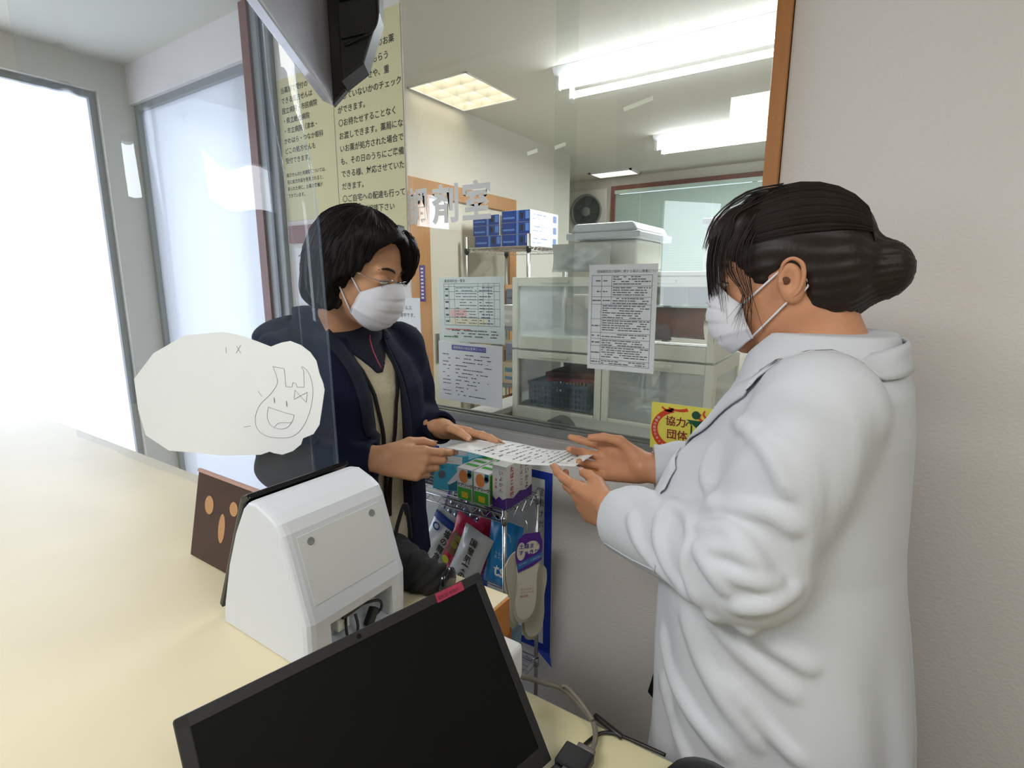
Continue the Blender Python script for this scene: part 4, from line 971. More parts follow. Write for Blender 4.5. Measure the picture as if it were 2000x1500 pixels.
mb = MB(); text(mb, 'た\nば\nこ\nの\n薬', .017, ps + R2 * .02 + U * .105, R2, U, line=1.1, bold=.0006); text(mb, '漢\n方\n薬', .009, po + R * .008 + U * .08, R, U, line=1.2); mb.build('red_text', M_rp, t)
# two green plaster boxes
for x, l in ((-.940, 'green and white plaster box with an orange picture, nearer the blue box'), (-.880, 'green and white plaster box with an orange picture, touching the white violet one')):
    t, po, ps = pbox('plaster_box', l, x, 1.132, .054, .14, .096, M_white, group='green plaster boxes')
    mb = MB(); quad(mb, po, R, U, .002, .002, .052, .038); quad(mb, ps, R2, U, .004, .004, .136, .09); mb.build('green_print', M_lgr, t)
    mb = MB(); disc(mb, po, R, U, .024, .072, .016, .020); mb.build('orange_picture', M_ora, t)
    mb = MB(); disc(mb, po + V((0, -.0003, 0)), R, U, .045, .078, .007, .009); quad(mb, po + V((0, -.0003, 0)), R, U, .040, .075, .054, .094); mb.build('dark_picture', M_dteal, t)
    mb = MB(); quad(mb, po + V((0, -.0003, 0)), R, U, .017, .008, .040, .026); mb.build('yellow_print', M_gold, t)
    mb = MB(); text(mb, 'ケアリーヴ', .0118, po + R * .001 + U * .042 + V((0, -.0004, 0)), R, U, bold=.0004, spacing=.85); mb.build('printed_text', M_ink, t)
    mb = MB(); po3 = V((x, 1.132, WZ + .004 + .0968))
    for k in range(3): quad(mb, po3, R, R2, .006, .03 + .035 * k, .05, .045 + .035 * k)
    mb.build('lid_print', M_lgr, t)
# teal cards leaning
def card(nm, label, c, ax, w, h, th, m, cat='packet', group=None):
    t = thing(nm, label, cat, tuple(V(c)), group); Rr, Oo, Uu = [V(a).normalized() for a in ax]; c = V(c)
    MB().obox(c + Uu * h / 2, (Rr, Oo, Uu), (w / 2, th / 2, h / 2)).build('packet', m, t, bevel=.0008)
    return t, c - Rr * w / 2 + Oo * (th / 2 + .0008), Rr, Uu, Oo
t, po, r_, u_, o_ = card('gauze_packet', 'light blue gauze packet with a white wedge print, leaning left of the plaster boxes', (-1.000, 1.165, WZ + .006), ((1, .12, .05), (.1, -1, .25), (-.05, .25, 1)), .098, .105, .03, M_teal)
mb = MB(); mb.poly([po + r_ * a + u_ * b for a, b in ((.05, .02), (.096, .075), (.096, .05), (.07, .018))]); quad(mb, po, r_, u_, .002, .080, .096, .103); mb.build('white_print', M_white, t)
mb = MB(); mb.poly([po + r_ * a + u_ * b + o_ * .0003 for a, b in ((.055, .015), (.097, .04), (.097, .002), (.06, .002))]); mb.build('dark_wedge', M_dteal, t); mb = MB(); text(mb, '滅菌ガーゼ', .012, po + r_ * .01 + u_ * .064 + o_ * .0003, r_, u_); mb.build('dark_print', M_dteal, t)
mb = MB(); text(mb, 'ケアーレン', .011, po + r_ * .012 + u_ * .084 + o_ * .0005, r_, u_); mb.build('red_text', M_rp, t)
mb = MB(); disc(mb, po + o_ * .0004, r_, u_, .028, .045, .012); mb.build('round_mark', M_grey, t)
t, po, r_, u_, o_ = card('foil_packet', 'silver-blue striped packet lying across the box tops behind the gauze', (-.940, 1.225, WZ + .098), ((.8, .5, .3), (0, -.35, .9), (-.5, .8, .1)), .07, .10, .006, M_teal)
mb = MB()
for k in range(6): quad(mb, po, r_, u_, .004, .008 + .015 * k, .066, .012 + .015 * k)
mb.build('white_stripes', M_white, t)
t, po, r_, u_, o_ = card('foil_packet', 'grey patterned packet standing between the blue gauze and the violet eye-drop box', (-1.078, 1.175, WZ + .006), ((1, .0, .0), (.0, -1, .1), (0, .1, 1)), .052, .10, .02, mat('grey_foil_print', (120, 128, 140), .3))
mb = MB(); r0 = random.Random(5)
for k in range(9): dashes(mb, po, r_, u_, .003, .008 + .010 * k, .05, .0018, r0)
mb.build('printed_text', M_paper, t)
t, po, ps = pbox('eye_drop_box', 'violet-blue box with a white round emblem, left end of the top rack shelf', -1.165, 1.14, .055, .11, .098, mat('violet_blue_card', (44, 44, 170), .45))
mb = MB(); disc(mb, po, R, U, .028, .066, .021); mb.build('white_disc', M_white, t)
mb = MB(); text(mb, '水', .030, po + R * .014 + U * .055 + V((0, -.0004, 0)), R, U, bold=.001); mb.build('emblem', MATS['violet_blue_card'], t)
mb = MB(); quad(mb, po, R, U, .004, .006, .045, .030); mb.build('green_print', M_lgr, t)
mb = MB(); text(mb, 'アイリス', .0115, po + R * .006 + U * .030 + V((0, -.0004, 0)), R, U, bold=.0005); mb.build('printed_text', M_white, t)
for i in range(2):
    t, po, ps = pbox('plaster_box', ['back row green and white box behind the left plaster box', 'back row green box behind the right plaster box'][i], -.935 + .06 * i, 1.275, .056, .022, .09, M_lgr)
# second shelf: candy bags and pads
zz = .549
def bagp(label, px, lean, w, h, d, m, y=1.19, seed=1, up=(0, .25, 1), r=(1, 0, 0), z=zz):
    R_ = V(r).normalized(); U_ = V(up).normalized(); O_ = R_.cross(U_) ; O_ = -O_ if O_.y > 0 else O_
    return pouch('candy_bag', label, 'bag of sweets', (px, y, z + .004), (R_, O_, U_), w, h, d, m, 'bags on the middle rack shelf', .003, seed)
M_foilw = mat('white_glossy_film', (214, 218, 222), .25, coat=.4); M_pinkf = mat('pink_glossy_film', (214, 58, 96), .25, coat=.4)
def bagtext(f, R_, U_, O_, body, size, u, v, m, t, bold=.0006, line=1.1, nm='printed_text'):
    vs, fs = textverts(body, size, bold=bold, line=line); o = f(u, v, .002)
    return MB().add([o + R_ * x[0] + U_ * x[1] for x in vs], fs).build(nm, m, t)
t, f, r_, u_, o_ = bagp('white and blue zip bag leaning at the left of the middle rack shelf', -1.105, 0, .115, .185, .03, M_foilw, y=1.18, seed=1, up=(.42, .22, 1), r=(1, .0, -.42))
for k, (v0, v1) in enumerate(((.80, .93),)):
    MB().grid([[f(u, v0 + (v1 - v0) * j / 3, .0022) for u in [i / 10 * .96 + .02 for i in range(11)]] for j in range(4)]).build('blue_band', M_blue, t)
bagtext(f, r_, u_, o_, '塩\nの\n龍\n角\n散', .026, .60, .66, M_ink, t)
c = f(.28, .70, .0025); mb = MB(); arc(mb, 0, 0, .012, .012, 0, 360, .003, .003, 20, c); mb.build('blue_ring', M_blue, t)
t, f, r_, u_, o_ = bagp('blue zip bag standing behind the white and blue one', -1.065, 0, .11, .195, .02, mat('blue_glossy_film', (40, 96, 190), .3, coat=.3), y=1.225, seed=8, up=(.40, .3, 1), r=(1, 0, -.40))
t, f, r_, u_, o_ = bagp('pink sweets bag with a picture of plums', -1.02, 0, .105, .185, .04, M_pinkf, y=1.185, seed=2, up=(.35, .22, 1), r=(1, .0, -.35))
mb = MB(); arc(mb, 0, 0, .008, .007, 0, 360, .008, .008, 20, f(.5, .62, .004)); arc(mb, 0, 0, .007, .006, 0, 360, .007, .007, 20, f(.42, .50, .004)); mb.build('plum_picture', mat('plum_olive', (150, 132, 50), .35), t)
mb = MB(); arc(mb, 0, 0, .007, .007, 0, 360, .007, .007, 20, f(.3, .16, .004)); mb.build('yellow_green_picture', mat('lime_print', (206, 214, 70), .4), t)
mb = MB(); mb.grid([[f(u, v, .0018) for u in (.2, .35, .5, .65, .8)] for v in (.3, .4, .5, .6, .7)]); mb.build('brown_picture', mat('brown_picture_print', (110, 70, 40), .5), t)
t, f, r_, u_, o_ = bagp('silver-white bag with bold black characters, in front of the pink one', -.955, 0, .11, .165, .045, mat('silver_glossy_film', (190, 194, 196), .22, coat=.5), y=1.165, seed=3, up=(.32, .18, 1), r=(1, .0, -.32))
bagtext(f, r_, u_, o_, '国\n産\n果\n実\nの', .026, .42, .76, M_ink, t)
t, f, r_, u_, o_ = bagp('pink bag pressed behind the silver-white bag', -.975, 0, .10, .185, .03, M_pinkf, y=1.225, seed=6, up=(.34, .3, 1), r=(1, 0, -.34))
t, f, r_, u_, o_ = bagp('blue bag with white lettering beside the right post of the rack', -.835, 0, .115, .20, .04, mat('sky_glossy_film', (30, 128, 196), .3, coat=.4), y=1.19, seed=5, up=(.06, .15, 1), r=(1, 0, -.06))
bagtext(f, r_, u_, o_, 'ts', .055, .38, .20, M_white, t, bold=.001)
bagtext(f, r_, u_, o_, 'うるおい\nすべすべ', .011, .35, .52, M_white, t, bold=.0)
# purple-edged foil blister pack and white cards behind
t, po, r_, u_, o_ = card('blister_pack', 'purple-edged silver blister pack tilted above the sweets bags', (-1.035, 1.262, .66), ((1, .0, -.30), (0, -1, .12), (.30, .12, 1)), .17, .125, .008, M_purp)
MB().obox(po + r_ * .085 + u_ * .0625 + o_ * .0006, (r_, u_, o_), (.075, .052, .001)).build('silver_insert', mat('silver_foil', (170, 176, 186), .2, .7), t)
mb = MB()
for i in range(5):
    for j in range(3): mb.lathe(po + r_ * (.028 + .028 * i) + u_ * (.03 + .032 * j) + o_ * .002, o_, [(.009, 0), (.007, .004), (.0001, .005)], 10)
mb.build('blister_cells', MATS['silver_foil'], t, smooth=True)
t, po, r_, u_, o_ = card('white_leaflet', 'white leaflet with two small drawn heads behind the sweets bags', (-.885, 1.285, .655), ((1, 0, 0), (0, -1, 0), (0, 0, 1)), .15, .14, .002, M_white)
mb = MB()
for (a, b) in ((.055, .06), (.08, .055)): disc(mb, po, r_, u_, a, b, .009, .011)
dashes(mb, po, r_, u_, .03, .11, .13, .003, random.Random(2)); mb.build('drawn_heads', M_ink, t)
mb = MB()
for (a, b) in ((.055, .055), (.08, .050)): disc(mb, po + o_ * .0005, r_, u_, a, b, .007, .007)
mb.build('drawn_faces', mat('pale_skin_print', (240, 226, 214), .6), t)
t, po, r_, u_, o_ = card('white_leaflet', 'blank white card behind the left post of the rack', (-1.17, 1.285, .60), ((1, 0, 0), (0, -1, 0), (0, 0, 1)), .12, .21, .002, M_white)
# hanging insole packs on the right side of the rack
def insole(pts2d, c, u_, v_, n_, th, m, nm, t):
    P = [V(c) + V(u_) * a + V(v_) * b for a, b in catmull2(pts2d)]
    return MB().prism([p - V(n_) * th / 2 for p in P], V(n_) * th).build(nm, m, t, bevel=.0008)
def catmull2(P, n=6):
    P = [V((a, b, 0)) for a, b in P]; q = []
    N = len(P)
    for i in range(N):
        a, b, c, d = P[i - 1], P[i], P[(i + 1) % N], P[(i + 2) % N]
        for k in range(n):
            t = k / n; q.append(0.5 * ((2 * b) + (c - a) * t + (2 * a - 5 * b + 4 * c - d) * t * t + (3 * b - a - 3 * c + d) * t ** 3))
    return [(p.x, p.y) for p in q]
M_ins = mat('beige_insole', (206, 202, 176), .8, bump=.0003, scale=400); M_ins2 = mat('pale_insole', (218, 214, 196), .8)
def insole_pack(y, x, zt, label, m, ang, hdr=True, rt=.62):
    t = thing('insole_pack', label, 'insole pack', (x, y, zt - .30), 'insole packs hanging on the rack')
    v_ = V((.02, math.sin(ang), math.cos(ang))); u_ = V((rt, .78 * math.cos(ang), -math.sin(ang))).normalized(); n_ = u_.cross(v_).normalized()
    if n_.x < 0: n_ = -n_
    c = V((x, y, zt))
    ol = [(-.028, -.05), (-.034, -.10), (-.026, -.16), (-.030, -.22), (-.018, -.262), (.006, -.270), (.028, -.250), (.036, -.20), (.034, -.14), (.040, -.09), (.034, -.05), (.005, -.035)]
    insole(ol, c, u_, v_, n_, .004, m, 'insole', t)
    insole([(a * .95 + .003, b + .012) for a, b in ol], c + n_ * .005, u_, v_, n_, .003, M_ins2, 'insole', t)
    if hdr:
        MB().prism([c + n_ * .009 + u_ * a + v_ * b for a, b in ((-.028, -.01), (-.01, .006), (.034, .008), (.044, -.02), (.046, -.075), (.02, -.092), (-.024, -.108), (-.036, -.05))], n_ * .0012).build('header_card', mat('purple_header', (92, 44, 150), .4), t)
        mb = MB()
        for q in ((-.018, -.045, .014, .026), (.012, -.032, .020, .020)): arc(mb, 0, 0, .001, .001, 0, 1, 0, 0, 1, c)
        def dd(a, b, ra, rb, off=.0108):
            mb.poly([c + n_ * off + u_ * (a + ra * math.cos(2 * PI * i / 20)) + v_ * (b + rb * math.sin(2 * PI * i / 20)) for i in range(20)])
        mb = MB(); dd(-.018, -.045, .013, .027); dd(.014, -.036, .022, .020); mb.build('white_patch', M_ins2, t)
        mb = MB(); mb.poly([c + n_ * .0109 + u_ * a + v_ * b for a, b in ((-.030, -.082), (.044, -.052), (.045, -.070), (-.026, -.100))]); mb.build('blue_band', mat('blue_band_print', (60, 110, 180), .5), t)
        mb = MB(); text(mb, '土踏まず\nすっきり', .0155, c + n_ * .0114 - u_ * .026 - v_ * .036, u_, v_, line=1.2, bold=.0003)
        mb.build('printed_text', mat('violet_ink', (70, 60, 150), .6), t)
        mb = MB(); text(mb, 'ムレない・におわない', .0072, c + n_ * .0116 - u_ * .024 - v_ * .088, (u_ + v_ * .32).normalized(), v_); mb.build('band_text', M_white, t)
        mb = MB(); text(mb, 'クッション\nインソール\n両足用', .0085, c + n_ * .0075 - u_ * .014 - v_ * .165, u_, v_, line=1.3); mb.build('insole_text', mat('pale_red_print', (204, 116, 108), .6), t)
    MB().tube([c + v_ * .012 + n_ * .002, c + v_ * .03, c + v_ * .035 - n_ * .012], .0012, 5).build('hook', M_chrome, t)
    return t
insole_pack(1.178, WX1 + .038, .755, 'beige shoe insoles with a purple header card, frontmost on the rack side', M_ins, .05)
insole_pack(1.128, WX1 + .016, .735, 'plain beige insole hanging behind the purple-carded pair', M_ins, -.12, False, .1)
insole_pack(1.225, WX1 + .034, .665, 'long pale insole with grey print, lowest on the rack side', mat('olive_beige_insole', (190, 186, 150), .8), .02, False)
# orange-white card and pads on the third shelf
t, po, r_, u_, o_ = card('orange_packet', 'orange and white packet on the third rack shelf beside the post', (-.80, 1.16, .40), ((1, 0, 0), (0, -1, 0), (0, 0, 1)), .05, .12, .02, mat('orange_pack', (214, 122, 50), .5))
mb = MB(); quad(mb, po, r_, u_, .002, .002, .048, .03); mb.build('white_print', M_white, t)
t, f, r_, u_, o_ = pouch('mask_pack', 'pale blue soft pack with a round grey window on the third rack shelf', 'soft pack', (-.83, 1.19, .274), ((1, 0, 0), (0, -1, .1), (0, .1, 1)), .14, .165, .05, mat('pale_blue_film', (160, 200, 226), .3, coat=.4), None, .003, 12)
mb = MB(); arc(mb, 0, 0, .022, .022, 0, 360, .022, .022, 24, f(.62, .38, .006)); mb.build('grey_window', mat('window_grey', (138, 130, 148), .5), t)
bagtext(f, r_, u_, o_, 'やわらか\nガード', .014, .30, .72, M_purp, t)
t, f, r_, u_, o_ = pouch('mask_pack', 'lilac soft pack on the bottom rack shelf', 'soft pack', (-.85, 1.2, .064), ((1, 0, 0), (0, -1, .1), (0, .1, 1)), .15, .15, .06, mat('lilac_film', (178, 160, 196), .3, coat=.4), None, .003, 14)
t, f, r_, u_, o_ = pouch('mask_pack', 'white soft pack left of the pale blue one on the third shelf', 'soft pack', (-1.02, 1.2, .274), ((1, 0, 0), (0, -1, .1), (0, .1, 1)), .15, .16, .06, M_foilw, None, .003, 15)
# floor bin: small black object low beside the coat
bb = MB(); pA = at(1262, 1330, Y=1.30)
pS = thing('black_sling_bag', 'black bag edge hanging on the low wall behind the white coat', 'bag', (pA.x + .06, 1.318, pA.z - .1))
pts = [at(1288, 1262, Y=1.31), at(1290, 1371, Y=1.31), at(1276, 1367, Y=1.31), at(1264, 1352, Y=1.31), at(1268, 1340, Y=1.31), at(1280, 1300, Y=1.31)]
far = [p + V((.14, 0, 0)) for p in (pts[0], pts[1])]
MB().prism([pts[0], far[0], far[1], pts[1], pts[2], pts[3], pts[4], pts[5]], (0, .036, 0)).build('bag_body', M_black, pS, bevel=.004)
# ------------------------------------------------------------------ soft shapes: distance fields turned into one continuous surface
A = lambda *x: np.array(x, np.float32)
def cap(P, a, b, ra, rb):
    a = np.asarray(a, np.float32); b = np.asarray(b, np.float32); ba = b - a
    t = np.clip(((P - a) @ ba) / max(1e-9, float(ba @ ba)), 0, 1)
    return np.linalg.norm(P - a - t[:, None] * ba, axis=1) - (ra + (rb - ra) * t)
def ell(P, c, r):
    q = P - np.asarray(c, np.float32); r = np.asarray(r, np.float32)
    k0 = np.linalg.norm(q / r, axis=1); k1 = np.linalg.norm(q / (r * r), axis=1) + 1e-9
    return k0 * (k0 - 1) / k1
def smin(a, b, k):
    h = np.clip(.5 + .5 * (b - a) / k, 0, 1); return b + (a - b) * h - k * h * (1 - h)
def smax(a, b, k): return -smin(-a, -b, k)
def loft(P, tab, ax=2):
    """tab rows: z, centre f, centre l, half depth, half width"""
    tab = np.array(sorted(tab), np.float32); z = P[:, 2]
    cf, cl, a, b = [np.interp(z, tab[:, 0], tab[:, i]) for i in (1, 2, 3, 4)]
    x = (P[:, 0] - cf) / a; y = (P[:, 1] - cl) / b
    k = (np.abs(x) ** 2.3 + np.abs(y) ** 2.3) ** (1 / 2.3)
    d = (k - 1) * np.minimum(a, b)
    return np.maximum(d, np.maximum(z - tab[-1, 0], tab[0, 0] - z))
def nse(P, s, ph=0.0):
    x, y, z = P[:, 0] * s, P[:, 1] * s, P[:, 2] * s
    return (np.sin(x + 1.7 * np.sin(.8 * y + ph) + ph) * np.sin(y * 1.1 + 1.3 * np.sin(.9 * z + 2 * ph)) + np.sin(z * 1.2 + 1.5 * np.sin(.7 * x - ph)) * .6) / 1.6
def sdf_arrays(f, lo, hi, h, slack=1.8):
    lo = np.array(lo, np.float32); hi = np.array(hi, np.float32)
    B = 8; nb = np.ceil((hi - lo) / (h * B)).astype(int); n = nb * B
    ax = [lo[i] + h * (np.arange(nb[i]) * B + B / 2 - .5) for i in range(3)]
    C = np.stack(np.meshgrid(*ax, indexing='ij'), -1).reshape(-1, 3).astype(np.float32)
    dc = f(C); act = np.abs(dc) < h * B * .87 * slack
    vol = np.repeat(np.repeat(np.repeat(dc.reshape(nb), B, 0), B, 1), B, 2).astype(np.float32)
    idx = np.argwhere(act.reshape(nb))
    o = np.stack(np.meshgrid(*[np.arange(B)] * 3, indexing='ij'), -1).reshape(-1, 3)
    for s in range(0, len(idx), 400):
        g = (idx[s:s + 400, None, :] * B + o[None]).reshape(-1, 3)
        vol[g[:, 0], g[:, 1], g[:, 2]] = f((lo + h * g).astype(np.float32))
    ins = vol < 0
    c8 = [(i, j, k) for i in (0, 1) for j in (0, 1) for k in (0, 1)]
    sl = lambda a, i, j, k: a[i:a.shape[0] - 1 + i, j:a.shape[1] - 1 + j, k:a.shape[2] - 1 + k]
    cnt = sum(sl(ins, *c).astype(np.int8) for c in c8)
    cells = np.argwhere((cnt > 0) & (cnt < 8))
    Vv = np.stack([vol[cells[:, 0] + c[0], cells[:, 1] + c[1], cells[:, 2] + c[2]] for c in c8], 1)
    acc = np.zeros((len(cells), 3)); num = np.zeros(len(cells))
    for a in range(8):
        for b in range(a + 1, 8):
            if sum(abs(x - y) for x, y in zip(c8[a], c8[b])) != 1: continue
            va, vb = Vv[:, a], Vv[:, b]; cr_ = (va < 0) != (vb < 0)
            t = np.where(cr_, va / np.where(cr_, va - vb, 1), 0)
            p = np.array(c8[a]) + t[:, None] * (np.array(c8[b]) - np.array(c8[a]))
            acc += p * cr_[:, None]; num += cr_
    verts = lo + h * (cells + acc / num[:, None])
    vid = -np.ones(np.array(vol.shape) - 1, np.int32); vid[cells[:, 0], cells[:, 1], cells[:, 2]] = np.arange(len(cells))
    faces = []
    for ax_ in range(3):
        u, v = [(1, 2), (2, 0), (0, 1)][ax_]
        A_ = np.take(ins, range(ins.shape[ax_] - 1), ax_); B_ = np.take(ins, range(1, ins.shape[ax_]), ax_)
        e = np.argwhere(A_ != B_)
        e = e[(e[:, u] > 0) & (e[:, v] > 0) & (e[:, u] < vol.shape[u] - 1) & (e[:, v] < vol.shape[v] - 1)]
        q = []
        for du, dv in ((1, 1), (0, 1), (0, 0), (1, 0)):
            c = e.copy(); c[:, u] -= du; c[:, v] -= dv; q.append(vid[c[:, 0], c[:, 1], c[:, 2]])
        q = np.stack(q, 1); fl = ~A_[e[:, 0], e[:, 1], e[:, 2]]
        q[fl] = q[fl][:, ::-1]
        faces.append(q)
    F = np.concatenate(faces); F = F[(F >= 0).all(1)]
    return verts.astype(np.float32), F
def sdf_mesh(f, lo, hi, h, name, m, parent=None, slack=1.8, **props):
    vs, F = sdf_arrays(f, lo, hi, h, slack)
    me = bpy.data.meshes.new(name)
    me.vertices.add(len(vs)); me.vertices.foreach_set('co', vs.ravel())
    me.loops.add(F.size); me.loops.foreach_set('vertex_index', F.ravel().astype(np.int32))
    me.polygons.add(len(F)); me.polygons.foreach_set('loop_start', np.arange(0, F.size, 4, dtype=np.int32))
    me.polygons.foreach_set('use_smooth', np.ones(len(F), bool))
    me.update(calc_edges=True); me.validate()
    me.materials.append(m)
    return put(me, name, parent, **props)
class Fr:
    """local frame: forward, left, up -> world"""
    def __init__(s, o, yaw=0, pitch=0, roll=0, sc=1.0):
        s.s = sc
        s.o = np.array(o, np.float32)
        R = Matrix.Rotation(yaw, 3, 'Z') @ Matrix.Rotation(pitch, 3, 'Y') @ Matrix.Rotation(roll, 3, 'X')
        s.R = np.array(R, np.float32)            # columns: local axes in world
    def w(s, p): return (np.asarray(p, np.float32) * s.s @ s.R.T) + s.o
    def l(s, P): return ((P - s.o) @ s.R) / s.s
    def v(s, p): return V([float(x) for x in s.w(p)])

def hand_sdf(W, F, N, S, curls, thumb, sc=1.0, spread=(.10, .02, -.06, -.16), fore=None):
    n_ = lambda a: np.asarray(a, np.float32) / np.linalg.norm(a)
    W = np.asarray(W, np.float32); F = n_(F); S = np.asarray(S, np.float32); S = n_(S - F * (S @ F)); N = np.asarray(N, np.float32); N = n_(N - F * (N @ F) - S * (N @ S))
    prims = []; tips = []
    mc = [(.088, .026), (.091, .005), (.085, -.015), (.076, -.033)]
    ln = [(.042, .025, .021), (.046, .029, .022), (.042, .027, .021), (.033, .020, .019)]
    rr = [(.0098, .0088, .0082, .0070), (.0100, .0090, .0082, .0070), (.0095, .0085, .0078, .0066), (.0085, .0076, .0070, .0060)]
    palm = []
    for i in range(4):
        k = W + (F * mc[i][0] + S * mc[i][1]) * sc
        palm.append((W + (F * .006 + S * mc[i][1] * .62) * sc, k, .0145 * sc, (.0122 if i < 3 else .0108) * sc))
        d0 = F * math.cos(spread[i]) + S * math.sin(spread[i]); a = 0; p = k; ch = []
        for j in range(3):
            a += math.radians(curls[i][j]); d = d0 * math.cos(a) - N * math.sin(a); q = p + d * ln[i][j] * sc
            ch.append((p, q, rr[i][j] * sc, rr[i][j + 1] * sc)); p = q
        prims.append(ch); tips.append((p, d, N * math.cos(a) + d0 * math.sin(a), rr[i][3] * sc))
    b = W + (F * .018 + S * .022 - N * .004) * sc; ch = []; p = b
    for (df, ds, dn_), l, r0, r1 in zip(thumb, (.044, .034, .027), (.0150, .0112, .0098), (.0115, .0098, .0078)):
        d = n_(F * df + S * ds + N * dn_); q = p + d * l * sc; ch.append((p, q, r0 * sc, r1 * sc)); p = q
    tips.append((p, d, n_(S - d * (S @ d)), .0078 * sc))
    th = ch
    def f(P):
        d = None
        for a in palm:
            e = cap(P, *a); d = e if d is None else smin(d, e, .012 * sc)
        d = smin(d, cap(P, W + (F * .03 + S * .018 - N * .006) * sc, W + (F * .07 + S * .02 - N * .004) * sc, .012 * sc, .010 * sc), .012)
        d = smin(d, cap(P, W + (F * .02 - S * .022 - N * .006) * sc, W + (F * .06 - S * .026 - N * .004) * sc, .011 * sc, .010 * sc), .012)
        for o in (-1, 1): d = smin(d, cap(P, W - F * .05 * sc + S * o * .010 * sc, W + (F * .01 + S * o * .012) * sc, .020 * sc, .017 * sc), .012)
        for ch in prims:
            e = None
            for a in ch:
                g = cap(P, *a); e = g if e is None else smin(e, g, .003)
            for a in ch[:2]: e = smin(e, np.linalg.norm(P - a[1], axis=1) - a[3] * 1.06, .003)
            d = smin(d, e, .0055 * sc)
        e = None
        for a in th:
            g = cap(P, *a); e = g if e is None else smin(e, g, .004)
        d = smin(d, e, .012 * sc)
        return d
    return f, tips
def add_nails(tips, parent, which=range(5), fw=.0052, L=.0062):
    for i in which:
        p, d, n, r = tips[i]; p, d, n = [V([float(x) for x in q]) for q in (p, d, n)]
        n = (n - d * n.dot(d)).normalized(); s = d.cross(n)
        c = p + n * (r * .62) + d * r * .30; rows = []
        for j in range(6):
            v = j / 5; w_ = fw * (1 - .35 * (2 * v - 1) ** 4) * (.8 if j in (0,) else 1); row = []
            for i2 in range(7):
                u = i2 / 6 * 2 - 1; row.append(c + d * (v - .5) * 2 * L * .8 + s * u * w_ + n * (r * .42 * math.sqrt(max(0, 1 - (u * .75) ** 2)) - .0003))
            rows.append(row)
        MB().grid(rows).build('fingernail', M_nail, parent, smooth=True, solid=.0006)

def head_sdf(Fh, wide=1.0):
    def f(Pw):
        P = Fh.l(Pw)
        Q = P.copy(); Q[:, 1] = np.abs(Q[:, 1])
        d = ell(P, (-.012, 0, .032), (.098, .077 * wide, .090))
        d = smin(d, ell(P, (.028, 0, -.030), (.064, .062 * wide, .082)), .03)
        d = smin(d, cap(Q, (-.012, .052 * wide, -.050), (.062, .016, -.098), .018, .018), .02)      # jaw
        d = smin(d, ell(Q, (.060, .036, -.030), (.026, .024, .024)), .02)                            # cheek
        d = smin(d, cap(Q, (.082, .010, .026), (.074, .044, .024), .009, .008), .012)                # brow
        d = smax(d, -ell(Q, (.100, .033, .004), (.014, .019, .011)), .012)                           # socket
        d = smin(d, ell(Q, (.074, .033, .002), (.0165, .0175, .0150)), .004)                         # lids
        d = smin(d, cap(P, (.088, 0, .006), (.106, 0, -.030), .0065, .0105), .010)                   # nose
        d = smin(d, ell(Q, (.098, .012, -.036), (.010, .008, .007)), .005)
        d = smin(d, ell(P, (.090, 0, -.064), (.011, .022, .0055)), .005)
        d = smin(d, ell(P, (.088, 0, -.074), (.010, .019, .006)), .004)
        # ear: shell with a hollow
        e = ell(Q, (-.004, .076 * wide, -.006), (.0185, .0085, .033))
        ax = Q - np.array((-.002, .084 * wide, -.004), np.float32)
        e = smax(e, -ell(Q, (.001, .0875 * wide, -.004), (.0105, .0095, .020)), .0015)
        e = smin(e, cap(Q, (.008, .070 * wide, -.012), (.010, .078 * wide, -.006), .0045, .0035), .004)
        d = smin(d, e, .005)
        return d * Fh.s
    return f
def face_details(Fh, t, glasses=False, closed=.5, brow=M_hairb):
    for s in (1, -1):
        hx = catmull([Fh.v(p) for p in ((.010, .0795 * s, .006), (.006, .0835 * s, .020), (-.006, .0855 * s, .026), (-.018, .0855 * s, .016), (-.019, .0850 * s, -.004), (-.012, .0835 * s, -.022), (-.002, .0810 * s, -.031))], 5)
        MB().tube(hx, .0028, 7, rr=[.0018 + .0014 * math.sin(PI * i / (len(hx) - 1)) for i in range(len(hx))]).build('ear_rim', M_skin2 if t['label'].startswith('pharm') else M_skin, t, smooth=True)
        MB().lathe(Fh.v((.004, .0822 * s, -.005)), Fh.v((.004, .1 * s, -.005)) - Fh.v((.004, .08 * s, -.005)), [(.0055, 0), (.003, .0006), (.0001, .0008)], 12).build('ear_canal', mat('ear_shadow', (92, 50, 34), .7), t, smooth=True)
        c = Fh.v((.0745, .033 * s, .0015))
        bm_ = MB(); bm_.lathe(c, Fh.v((.08, .033 * s, -.003)) - Fh.v((.0745, .033 * s, .0015)), [(.0001, .0172), (.004, .0168), (.0075, .0155)], 16).build('iris', M_iris, t, smooth=True)
        rows = []
        for j in range(6):
            v = j / 5; rows.append([Fh.v((.0745 + .0170 * math.cos(a) * math.cos(b), .033 * s + .0185 * math.sin(a), .0010 + .0170 * math.sin(b) * math.cos(a))) for a in [(-.95 + 1.9 * i / 10) for i in range(11)] for b in [(-.34 + .52 * v)]])
        MB().grid(rows).build('eye', M_eye, t, smooth=True)
        L = catmull([Fh.v((.0745 + .0178 * math.cos(a) * math.cos(.18), .033 * s + .0195 * math.sin(a), .0010 + .0178 * math.sin(.20) * math.cos(a) - .002 * abs(math.sin(a)))) for a in (-1.05, -.5, 0, .5, 1.05)], 4)
        MB().tube(L, .0009, 5).build('eyelashes', M_iris, t, smooth=True)
        L = catmull([Fh.v(p) for p in ((.0935, .012 * s, .024), (.0925, .025 * s, .0295), (.086, .040 * s, .0300), (.074, .052 * s, .0235))], 4)
        MB().tube(L, .002, 6, rr=[.0012 + .0016 * math.sin(PI * i / (len(L) - 1)) for i in range(len(L))]).build('eyebrow', brow, t, smooth=True)
